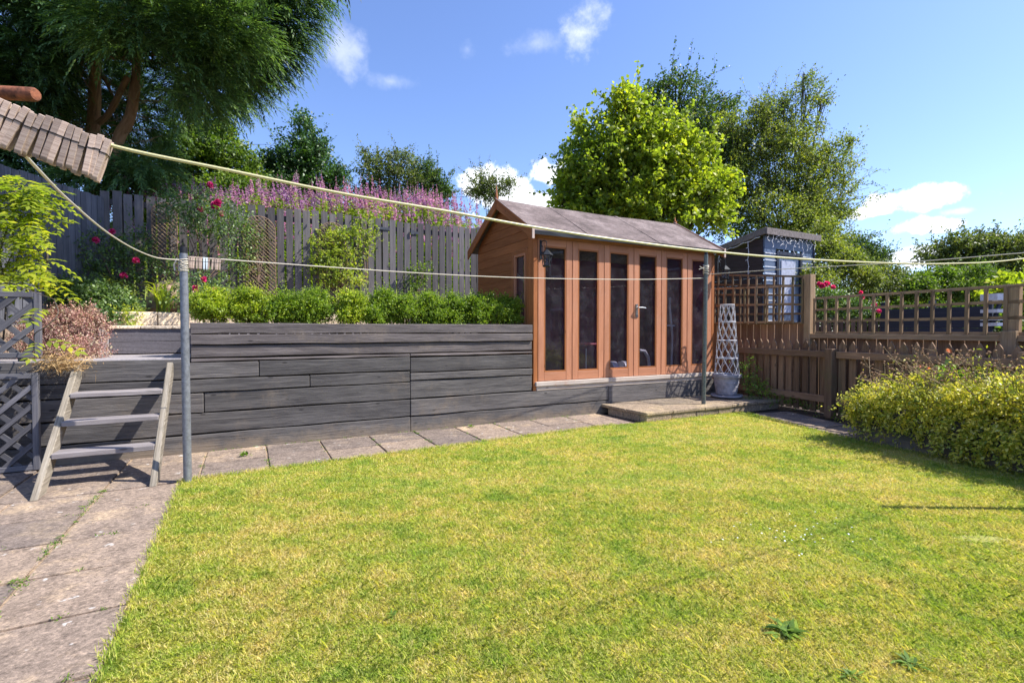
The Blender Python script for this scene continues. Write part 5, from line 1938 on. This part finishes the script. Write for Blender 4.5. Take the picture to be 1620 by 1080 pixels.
# climber on the second and third trellis
shrub('climbing_plant', 'yellow green climber covering the right hand willow trellis', [(520, 395, 7.35, 20, 22), (535, 420, 7.4, 25, 25), (515, 430, 7.3, 20, 20), (545, 390, 7.5, 14, 22), (530, 375, 7.4, 18, 12), (570, 400, 7.5, 7, 20), (575, 365, 7.55, 10, 18), (550, 440, 7.4, 20, 12)], 'lf_yel', 560, 7, .12, .042, .026, up=.3)
shrub('climbing_plant', 'thin brownish climber on the middle willow trellis', [(398, 385, 6.72, 9, 30), (392, 420, 6.7, 8, 25), (418, 380, 6.8, 6, 10), (405, 355, 6.75, 9, 7), (425, 430, 6.8, 8, 14)], 'lf_far', 90, 6, .1, .036, .02, up=.3)
shrub('climbing_plant', 'short leafy climber on the fence below the right hand hinge', [(658, 440, 7.95, 12, 18), (672, 425, 8.0, 8, 12), (652, 455, 7.9, 8, 12), (665, 460, 7.9, 8, 8)], 'lf_mid', 110, 6, .09, .04, .024, up=.4)
shrub('climbing_plant', 'sparse pale climber right of the covered willow trellis', [(588, 375, 7.7, 10, 12), (580, 390, 7.7, 8, 20), (572, 440, 7.6, 8, 6), (578, 350, 7.65, 10, 8)], 'lf_yel', 70, 5, .1, .036, .02, up=.5)


# wisteria at the far left
def wisteria():
    rows = [(15, 300, 4.6, 30, 18), (50, 308, 4.6, 28, 12), (5, 345, 4.5, 20, 16), (30, 335, 4.6, 22, 8), (5, 385, 4.4, 18, 12), (20, 408, 4.5, 26, 9), (62, 412, 4.6, 14, 5), (8, 435, 4.4, 14, 8), (78, 440, 4.6, 12, 8), (45, 375, 4.5, 12, 8), (30, 440, 4.45, 24, 7), (15, 365, 4.4, 18, 8), (55, 340, 4.6, 14, 8), (5, 455, 4.2, 10, 5),
             (66, 540, 3.9, 5, 2), (90, 535, 3.9, 5, 2), (68, 490, 3.9, 4, 4)]
    cl = clumps_px(rows)
    base = F(-1.6, .12, .85)
    t = thing('wisteria', 'bright yellow green wisteria climbing above the upper lattice panel', 'climber', base)
    # pinnate leaves: a rachis with paired leaflets
    nr = 230
    P, d, idx = crown_points(cl, nr)
    out = unit(d * np.array([1, 1, .3]) + randdir(nr) * .5 + np.array([.35, -.25, -.1]))
    ln = RNG.uniform(.13, .25, nr)
    N = unit(np.array([0.1, -.25, 1.0]) + randdir(nr) * .3)
    S_ = unit(np.cross(out, N))
    VV, FF = [], []
    per = 5
    for k in range(per):
        for s_ in (-1, 1):
            f_ = (k + .6) / per
            b = P + out * (ln * f_)[:, None]; b[:, 2] -= ln * f_ * f_ * .35
            D = unit(out * .55 + S_ * s_ + np.array([0, 0, -.25]))
            v, f = leaf_quads(b, D, N, ln * .34, ln * .17)
            FF.append(f + sum(len(x) for x in VV)); VV.append(v)
    v, f = leaf_quads(P + out * (ln * .95)[:, None] - np.array([0, 0, 1]) * (ln * .32)[:, None], unit(out + np.array([0, 0, -.4])), N, ln * .35, ln * .16)
    FF.append(f + sum(len(x) for x in VV)); VV.append(v)
    np_mesh('leaves', np.concatenate(VV), np.concatenate(FF), M['lf_wist'], t)
    mb = MB()
    for (pts, r) in ((((45, 560, 4.1), (60, 480, 4.2), (75, 400, 4.3), (50, 330, 4.3), (20, 300, 4.3)), .012),
                     (((5, 540, 4.0), (10, 460, 4.0), (0, 400, 4.0), (25, 330, 4.2)), .01),
                     (((80, 440, 4.25), (55, 400, 4.3), (45, 350, 4.3), (60, 315, 4.4)), .008), (((80, 430, 4.3), (40, 360, 4.3), (20, 330, 4.3)), .006), (((68, 445, 4.3), (20, 370, 4.2), (0, 330, 4.2)), .006),
                     (((10, 470, 4.0), (30, 400, 4.1), (55, 340, 4.3)), .006), (((30, 470, 4.0), (45, 410, 4.1), (50, 340, 4.3)), .006), (((0, 440, 4.0), (20, 400, 4.1), (45, 345, 4.3)), .006),
                     (((86, 475, 3.95), (92, 495, 3.9), (75, 515, 3.85), (55, 528, 3.85), (55, 545, 3.85)), .005), (((0, 450, 3.9), (20, 448, 3.85), (35, 455, 3.85), (90, 475, 3.95)), .004)):
        mb.tube(smooth_pts([at(p[0], p[1], p[2] + (.42 if p[2] > 3.96 else 0)) for p in pts], 5), r * .75, 6)
    mb.build('stems', M['bark2'], t)


wisteria()
# dry straw on the lattice corner
c = np.array(at(98, 572, 4.0)); n = 900
P = c[None] + RNG.normal(0, 1, (n, 3)) * np.array([.09, .05, .035])
D = unit(RNG.normal(0, 1, (n, 3)) * np.array([1, 1, .6]) + np.array([0, 0, -.3]))
v, f = leaf_quads(P, D, randdir(n), RNG.uniform(.03, .10, n), .005)
tag(np_mesh('dry_straw', v, f, M['straw']), 'tuft of dry golden straw hanging over the corner between the lattice panels', 'straw')

# ferns and weeds by the pot, in the joints and on the lawn
shrub('fern', 'bright green fern between the lilac pot and the picket fence', [(1185, 590, 7.3, 10, 14), (1190, 610, 7.2, 15, 12), (1200, 622, 7.1, 18, 6)], 'lf_weed', 120, 7, .12, .04, .015, stem=False, up=.8)
shrub('weeds', 'low weeds growing along the foot of the picket fence', [(1235, 633, 7.0, 16, 5), (1262, 640, 6.8, 14, 5), (1290, 648, 6.5, 14, 5), (1340, 664, 6.1, 14, 12), (1352, 640, 6.0, 12, 14)], 'lf_weed', 120, 5, .08, .035, .014, cat='weeds', stem=False, up=.6)


def rosette(label, p, r, n, mat='lf_weed', cat='weed', name='lawn_weed', L=None, up=.45):
    a = RNG.uniform(0, 6.28, n)
    D = unit(np.stack([np.cos(a), np.sin(a), RNG.uniform(.1, up, n)], 1))
    P = np.array(p)[None] + RNG.normal(0, 1, (n, 3)) * np.array([r * .2, r * .2, 0]) + np.array([0, 0, .008])
    v, f = leaf_quads(P, D, np.array([[0, 0, 1]]).repeat(n, 0), r * RNG.uniform(.5, 1, n), r * .22)
    return tag(np_mesh(name, v, f, M[mat]), label, cat)


rosette('broad leaved weed rosette in the lawn, low right of centre', G(1240, 1003), .085, 34)
rosette('small flat weed rosette in the lawn near the bottom right edge', G(1440, 1055), .06, 20)
rosette('tiny weed rosette at the bottom edge of the lawn', G(1345, 1070), .045, 16)
rosette('small weed rosette in the left part of the lawn', G(620, 977), .04, 14)
for i, (px, py) in enumerate(((388, 722), (388, 705))):
    rosette(['upright weed in a path joint near the lawn', 'upright weed in a path joint near the wall'][i], G(px, py), .06, 26, up=2.5, name='path_weed')
rosette('small weed between the patio slabs near the steps', G(132, 803), .03, 18, name='path_weed')
rosette('small weed between the patio slabs below the lattice', G(100, 850), .03, 14, name='path_weed')
rosette('tiny green weed between the patio slabs at the left edge', G(22, 922), .03, 18, name='path_weed')
for i, (px, py) in enumerate(((843, 662), (872, 659), (745, 676))):
    rosette(['weed at the foot of the sleeper wall below the summerhouse corner', 'weed at the foot of the sleeper wall left of the stone step', 'weed at the foot of the sleeper wall below the planter'][i], G(px, py), .05, 26, up=1.2, name='path_weed')
# white clover flecks
n = 40
cx, cy = G(1255, 850).x, G(1255, 850).y
P = np.stack([RNG.normal(cx, .28, n), RNG.normal(cy, .13, n), np.full(n, .03)], 1)
v, f = leaf_quads(P, unit(randdir(n) * np.array([1, 1, .2])), np.array([[0, 0, 1.]]).repeat(n, 0), .012, .010)
tag(np_mesh('clover_flowers', v, f, M['whitethatch']), 'scatter of white clover flowers in the lawn', 'clover', kind='stuff')

# ------------------------------------------------------------------ bank of fireweed
def fireweed():
    n = 1500
    a = RNG.uniform(-1.3, 4.9, n); b = RNG.uniform(3.25, 6.0, n)
    z = np.array([hill_h(x, y) for x, y in zip(a, b)])
    base = np.array(O)[None] + a[:, None] * np.array(U) + b[:, None] * np.array(V); base[:, 2] = z
    # plant height chosen so the far rows stand a little higher
    h = RNG.uniform(.8, 1.3, n) * np.interp(a, [-1.3, .2, 1.2], [.58, .74, .97])
    lean = RNG.normal(0, .06, (n, 2))
    top = base + np.concatenate([lean, np.ones((n, 1))], 1) * h[:, None]
    # leaves up the stem
    per = 34
    t = RNG.uniform(.05, .72, (n, per))
    P = (base[:, None] + (top - base)[:, None] * t[..., None]).reshape(-1, 3)
    az = RNG.uniform(0, 6.28, len(P))
    D = unit(np.stack([np.cos(az), np.sin(az), RNG.uniform(.1, .7, len(P))], 1))
    v, f = leaf_quads(P, D, unit(randdir(len(P)) * .5 + np.array([0, 0, 1])), RNG.uniform(.08, .15, len(P)), .022)
    o = thing('fireweed', 'bank of tall pink flowering fireweed behind the grey fence', 'wildflowers')
    o['kind'] = 'stuff'
    np_mesh('leaves', v, f, M['lf_fire'], o)
    sel = RNG.random(n) < .85
    bs, tp_ = base[sel], top[sel]; m = len(bs)
    per = 42
    t = RNG.uniform(.0, 1.0, (m, per))
    w_ = .050 * (1 - t * .8)
    P = (bs[:, None] + (tp_ - bs)[:, None] * (.74 + .28 * t)[..., None]).reshape(-1, 3)
    D = unit(randdir(len(P)) * np.array([1, 1, .35]))
    v, f = leaf_quads(P, D, randdir(len(P)), w_.ravel(), w_.ravel() * .8)
    np_mesh('flowers', v, f, M['pet_fire'], o)
    # stems as thin strips
    s = np.array([[.003, 0, 0]])
    v = np.stack([base - s, base + s, top + s * .4, top - s * .4], 1).reshape(-1, 3)
    np_mesh('stems', v, np.arange(4 * n).reshape(-1, 4), M['lf_fire'], o)


fireweed()

# ------------------------------------------------------------------ the big conifer
def conifer():
    rows = [(-40, 60, 7.6, 130, 110), (90, 30, 7.4, 120, 75), (230, 40, 7.6, 110, 80), (350, 40, 7.8, 110, 70), (445, 12, 7.8, 50, 38), (478, -32, 7.8, 45, 30), (375, 100, 7.8, 62, 40), (430, 74, 7.8, 38, 26),
            (305, 140, 6.8, 55, 36), (230, 40, 6.4, 110, 60), (350, 50, 6.6, 70, 45), (330, 120, 9.0, 80, 60), (335, 158, 8.2, 40, 22), (20, 190, 7.6, 95, 60), (60, 255, 7.5, 80, 36), (160, 280, 7.2, 70, 22), (225, 270, 6.9, 45, 26), (240, 265, 8.8, 60, 35), (110, 130, 9.6, 90, 70), (190, 180, 9.8, 110, 80),
            (70, -60, 7.6, 160, 60), (300, -70, 7.8, 180, 60), (215, 100, 7.9, 60, 26), (60, 110, 7.3, 60, 40), (-40, 270, 7.4, 60, 50), (455, 40, 7.8, 30, 24), (180, -170, 7.8, 200, 90), (500, -150, 5.6, 105, 55), (410, -110, 5.6, 95, 50), (330, -150, 5.3, 90, 50)]  # nearest clumps, above the view, are added to shade the side fence
    cl = clumps_px(rows)
    b = at(150, 400, 8.3); b.z = hill_at(b.x, b.y)
    t = thing('conifer_tree', 'huge dark conifer overhanging the fence at the upper left', 'tree', b)
    mb = MB()
    k1 = [at(140, 420, 8.2), at(146, 300, 8.2), at(148, 200, 8.2), at(150, 130, 8.25), at(150, 20, 8.3), at(150, -250, 8.4)]
    mb.tube(smooth_pts(k1, 4), [.10] * 6 + [.09] * 6 + [.08] * 4 + [.07] * 4 + [.03], 14)
    k2 = [at(165, 330, 8.1), at(186, 225, 8.1), at(204, 190, 8.1), at(212, 150, 8.1), at(216, 90, 8.2), at(220, -100, 8.3)]
    mb.tube(smooth_pts(k2, 4), [.085] * 8 + [.075] * 6 + [.06] * 4 + [.04] * 3, 14)
    mb.tube(smooth_pts([at(156, 195, 8.15), at(172, 180, 8.1), at(188, 150, 8.05), at(202, 122, 8.0)], 4), .045, 8)
    for c in cl:
        q = Vector(c[:3])
        if q.z < 5.0: continue
        h = Vector((b.x, b.y, max(5.6, q.z - .6)))
        mb.tube([h, h.lerp(q, .5) + Z * .08, q], [.045, .03, .01], 6)
    mb.build('trunk', M['bark'], t, smooth=True)
    mb = MB()
    for i in range(60):
        p = random.choice(k1[1:4] + k2[1:4]).copy() + Z * random.uniform(-.5, .4)
        e = p + Vector((random.gauss(0, .5), random.gauss(-.2, .3), random.uniform(-.1, .25)))
        mb.tube([p, p.lerp(e, .5) + Z * random.uniform(-.05, .1), e], [.008, .005, .003], 4)
        for k in range(3):
            q = p.lerp(e, random.uniform(.4, .9)); mb.tube([q, q + Vector((random.gauss(0, .15), 0, random.gauss(0, .1)))], [.004, .002], 4)
    mb.build('dead_twigs', M['twig'], t)
    # feathery fans: axis with side twigs, drooping at the ends
    n = 30000
    P, d, idx = crown_points(cl, n)
    # nothing hangs in front of the bare trunks
    px = 810 + FPX * P[:, 0] / P[:, 1]; py = HOR - FPX * (P[:, 2] - CAMZ) / P[:, 1]
    ok = ~((px > 108) & (px < 285) & (py > 84) & (py < 246) & (P[:, 1] < 8.7))
    ok &= ~((px > 275) & (py > 185 + (px - 275) * 0.02))
    P, d = P[ok], d[ok]; n = len(P)
    ax = unit(d * np.array([1.2, 1.2, .45]) + randdir(n) * .62 + np.array([.25, -.15, .15]))
    ln = RNG.uniform(.20, .42, n)
    N = unit(randdir(n) * .35 + np.array([0.15, -.3, 1]))
    S_ = unit(np.cross(ax, N))
    VV, FF, tot = [], [], 0
    pr = 9
    for k in range(pr):
        f_ = (k + .3) / pr
        for s_ in (-1, 1):
            bpt = P + ax * (ln * f_)[:, None]; bpt[:, 2] -= ln * f_ ** 2 * .34
            D = unit(ax * .95 + S_ * s_ * .6 + np.array([0, 0, -.45 * f_ - .1]) + randdir(n) * .32)
            v, f = leaf_quads(bpt, D, N, ln * (.34 - .20 * f_), ln * .06, fold=.1, wide=.45)
            VV.append(v); FF.append(f + tot); tot += len(v)
    tipb = P + ax * (ln * .9)[:, None]; tipb[:, 2] -= ln * .36
    v, f = leaf_quads(tipb, unit(ax + np.array([0, 0, -.8])), N, ln * .3, ln * .05)
    VV.append(v); FF.append(f + tot)
    np_mesh('crown', np.concatenate(VV), np.concatenate(FF), M['lf_conifer'], t)


conifer()

# ------------------------------------------------------------------ trees beyond
tree('maple_tree', 'bright green maple tree behind the summerhouse roof',
     [(960, 250, 12, 50, 42), (925, 300, 12, 45, 40), (1005, 205, 12, 38, 38), (995, 300, 11.8, 68, 48), (1065, 275, 11.8, 58, 45), (1115, 315, 11.8, 45, 32), (985, 168, 12, 22, 18), (1055, 225, 12, 45, 34), (925, 222, 12.2, 20, 26), (1045, 345, 11.6, 65, 30), (1145, 290, 11.8, 20, 12), (915, 195, 12.2, 8, 14), (950, 345, 12, 50, 25), (1100, 250, 12, 30, 22), (1130, 340, 11.7, 28, 16), (890, 325, 12, 16, 20), (1000, 175, 12, 14, 26), (1035, 190, 12, 12, 16)],
     'lf_maple', 2700, 7, .30, .105, .085, .14, strays=.02, sh=(260, .35, .8))
tree('broadleaf_tree', 'dark green broadleaf tree rising behind the bright maple',
     [(1070, 150, 15, 50, 26), (1100, 185, 15, 55, 35), (1030, 165, 15, 30, 25), (1145, 170, 15, 22, 12), (893, 300, 13, 20, 30), (900, 262, 13, 16, 18), (888, 335, 13, 16, 14), (905, 235, 13, 10, 12), (1130, 230, 15, 45, 40), (1040, 210, 15, 45, 40), (900, 335, 14, 18, 18), (1080, 130, 15, 30, 14), (1150, 330, 14, 45, 55), (1050, 280, 15, 100, 80), (960, 340, 15, 80, 50)],
     'lf_dark', 4400, 7, .26, .08, .05, .16, strays=.02, sh=(170, .4, 1.2))
tree('hawthorn_tree', 'tall loose hawthorn tree with straggling top behind the neighbouring shed',
     [(1200, 230, 14, 50, 38), (1150, 205, 14, 26, 30), (1158, 262, 14, 34, 36), (1215, 190, 14, 30, 26), (1258, 205, 14, 34, 36), (1275, 150, 14, 16, 28), (1180, 290, 14, 60, 50), (1250, 280, 14, 62, 48), (1312, 255, 14, 38, 28), (1305, 320, 13.8, 48, 42), (1230, 345, 13.6, 80, 48), (1345, 226, 14, 16, 6), (1200, 178, 14, 14, 20), (1165, 225, 14, 25, 22), (1340, 290, 14, 16, 12), (1300, 160, 14, 16, 9), (1240, 165, 14, 18, 8), (1272, 122, 14, 5, 12), (1330, 340, 13.8, 20, 10), (1310, 380, 13.2, 38, 30)],
     'lf_loose', 6000, 8, .26, .062, .038, .10, strays=.02, up=.35, sh=(360, .4, 1.15))
tree('hazel_bush', 'yellow green leafy bush right of the neighbouring shed', [(1310, 405, 11, 34, 34), (1340, 425, 11, 35, 22), (1300, 375, 11.3, 24, 26), (1375, 440, 10.8, 30, 14), (1290, 440, 10.5, 30, 20)], 'lf_loose', 1500, 8, .18, .05, .032, .05, cat='bush')
tree('dark_tree', 'small dark tree between the hawthorn and the open sky', [(1360, 395, 19, 26, 22), (1380, 415, 19, 22, 18), (1345, 410, 19, 25, 20), (1388, 395, 19, 8, 6)], 'lf_dark', 800, 7, .25, .08, .05, .1, strays=0.01, sh=(40, .3, .8))
tree('round_bush', 'low grey green bush above the low trellis, left of the gap of sky', [(1410, 440, 12, 38, 16), (1440, 448, 12, 30, 16), (1390, 428, 12.5, 26, 12), (1395, 458, 11.6, 50, 12)], 'lf_far', 1100, 7, .2, .06, .036, .05, cat='bush')
tree('spreading_tree', 'broad flat topped tree at the far right edge above the fence', [(1500, 398, 22, 40, 17), (1545, 384, 22, 45, 14), (1595, 390, 22, 40, 20), (1650, 400, 22, 50, 26), (1480, 412, 22, 20, 9), (1530, 412, 22, 55, 16), (1600, 425, 22, 50, 22), (1560, 435, 22, 50, 20), (1575, 378, 22, 14, 5)], 'lf_far', 2200, 8, .36, .12, .07, .2, strays=.01, sh=(130, .4, 1.0))
tree('green_bush', 'mid green rounded bush above the low trellis beside the round grey green one', [(1480, 446, 11.5, 36, 22), (1510, 455, 11.5, 30, 16), (1455, 458, 11.2, 30, 14)], 'lf_mid', 1100, 8, .18, .06, .04, .05, cat='bush')
tree('young_willow', 'upright soft green young tree above the low trellis post', [(1550, 440, 10.5, 24, 26), (1575, 450, 10.5, 20, 16), (1535, 458, 10.3, 24, 12)], 'lf_mid', 800, 8, .2, .07, .022, .05)
tree('leafy_bush', 'bright pale green leafy bush at the right edge above the trellis', [(1600, 450, 8.5, 24, 10), (1625, 455, 8.5, 24, 14), (1600, 466, 8.3, 30, 12)], 'lf_wist', 320, 6, .16, .09, .055, .04, cat='bush')
t = tree('neighbour_rose', 'rose bush with bright pink blooms just above the low trellis', [(1305, 468, 7.9, 22, 14), (1330, 478, 7.9, 20, 12), (1350, 490, 7.9, 20, 14), (1300, 490, 7.9, 20, 14)], 'lf_rose', 420, 6, .12, .04, .026, .02, cat='bush')
for (px, py, r) in ((1300, 452, .05), (1308, 449, .045), (1318, 454, .035), (1295, 449, .035), (1365, 470, .032), (1383, 482, .035), (1390, 492, .035), (1362, 463, .03)):
    bloom(t, at(px, py, 7.6), r)
tree('lilac_bush', 'bright green leafy bush behind the climbing rose under the conifer', [(340, 235, 12, 60, 36), (375, 265, 12, 45, 40), (320, 220, 12, 40, 30), (300, 275, 12, 60, 30), (355, 300, 11.5, 70, 28), (250, 290, 12, 60, 25), (345, 205, 12, 25, 12), (400, 300, 12, 30, 30)], 'lf_mid', 3000, 8, .22, .075, .05, .08, cat='bush')
tree('holly_tree', 'pointed dark green holly tree left of centre above the fireweed', [(480, 222, 13, 30, 26), (468, 250, 13, 46, 30), (500, 278, 13, 48, 30), (442, 288, 13, 42, 30), (484, 198, 13, 12, 16), (500, 240, 13, 25, 20), (480, 310, 13, 60, 28), (430, 320, 12.5, 40, 20), (525, 300, 13, 20, 18)], 'lf_holly', 2400, 8, .20, .075, .045, .12, sh=(110, .25, .6))
tree('thorn_tree', 'windblown thorn tree with a wispy left side above the fireweed', [(600, 268, 16, 28, 18), (578, 240, 16, 8, 9), (640, 262, 16, 24, 18), (628, 285, 16, 40, 20), (572, 272, 16, 9, 7), (618, 246, 16, 13, 9), (600, 300, 16, 35, 16), (620, 318, 16, 45, 14), (585, 310, 16, 25, 14)], 'lf_far', 1000, 8, .24, .07, .045, .07, strays=.03, sh=(90, .3, .9))
tree('thorn_tree', 'rounder green thorn tree right of the windblown one', [(675, 270, 16.5, 18, 14), (690, 285, 16.5, 18, 18), (665, 292, 16.5, 24, 20), (700, 300, 16.5, 16, 12), (655, 262, 16.5, 9, 8), (680, 318, 16.5, 35, 14)], 'lf_dark', 700, 8, .22, .075, .045, .07, strays=.03, sh=(60, .3, .7))
tree('thorn_bush', 'small sparse olive bush beside the summerhouse ridge', [(765, 295, 15, 24, 12), (790, 290, 15, 20, 9), (775, 308, 15, 30, 10), (808, 292, 15, 10, 5)], 'lf_far', 330, 7, .22, .06, .035, .05, cat='bush', strays=.05, sh=(60, .3, .8))

# low green growth beyond the right hand gardens and an unseen house, added to darken the pane reflections
def far_hedge():
    rows = []
    for i in range(26):
        px = 1150 + i * 22
        rows.append((px, 478 + random.uniform(-7, 6), 13.5 + random.uniform(-.6, .6), 24, 26)); rows.append((px + 8, 510, 13.0, 26, 28))
    t = thing('field_hedge', 'long low green hedge behind the gardens, just above the low trellis', 'hedge', at(1450, 540, 13.5))
    foliage('leaves', M['lf_mid'], t, clumps_px(rows), 6500, 7, .26, .085, .06, up=.3, sub=4)


far_hedge()
hs = thing('house', 'unseen brick house added beyond the right edge to darken the pane reflections', 'house', (15, 0, 0))
mb = MB(); mb.plank(Vector((15.5, -8, 2.7)), Vector((15.5, 7, 2.7)), 5.4, .3); mb.plank(Vector((20, 7, 2.7)), Vector((20, -8, 2.7)), 5.4, .3)
mb.plank(Vector((15.65, 7, 2.7)), Vector((19.85, 7, 2.7)), 5.4, .3); mb.plank(Vector((15.65, -8, 2.7)), Vector((19.85, -8, 2.7)), 5.4, .3)
mb.build('wall', plain('dull_brick', (0.16, 0.085, 0.06), 0.9, 0, 0.3, 30, .5), hs)
mb = MB()
mb.prism([Vector((15.1, -8.3, 5.35)), Vector((17.7, -8.3, 7.2)), Vector((20.4, -8.3, 5.35))], Vector((0, 15.6, 0)))
mb.build('roof', plain('dark_tiles', (0.07, 0.06, 0.06), 0.85, 0, 0.3, 20, .5), hs)
for y in (-5, -1.5, 3.5):
    for z in (1.5, 4.1):
        mb = MB(); mb.plank(Vector((15.33, y - .7, z)), Vector((15.33, y + .7, z)), 1.2, .05); w_ = mb.build('window', M['whitethatch'], hs)
        mb = MB(); mb.plank(Vector((15.30, y - .6, z)), Vector((15.30, y + .6, z)), 1.0, .03); mb.build('pane', M['navy'], w_)


def moss():
    """small moss and weed tufts growing in the slab joints"""
    P = []
    for j in range(140):
        k = random.random()
        if k < .45: p = F(-.43 + random.gauss(0, .006), random.uniform(-4.2, -1.0))
        elif k < .75: p = F(random.uniform(-1.7, 0), random.choice(bj[:8]) + random.gauss(0, .006))
        else:
            i = random.randrange(4, len(ax) - 1); p = F(ax[i] + random.gauss(0, .005), random.uniform(-.9, -.05))
        m = random.randint(4, 22); sp = random.uniform(.008, .04)
        P.append(np.array(p)[None] + RNG.normal(0, 1, (m, 3)) * np.array([sp, sp, 0]) * .5)
    for j in range(60):
        p = F(random.uniform(-.1, 4.4), -.03 + random.gauss(0, .01)); m = random.randint(3, 10)
        P.append(np.array(p)[None] + RNG.normal(0, 1, (m, 3)) * np.array([.012, .012, 0]))
    P = np.concatenate(P); n = len(P)
    D = unit(randdir(n) * np.array([1, 1, .3]) + np.array([0, 0, .7]))
    v, f = leaf_quads(P, D, randdir(n), RNG.uniform(.006, .018, n), RNG.uniform(.003, .007, n))
    tag(np_mesh('joint_moss', v, f, M['lf_weed']), 'small moss and weed tufts growing in the paving joints', 'moss', kind='stuff')


moss()
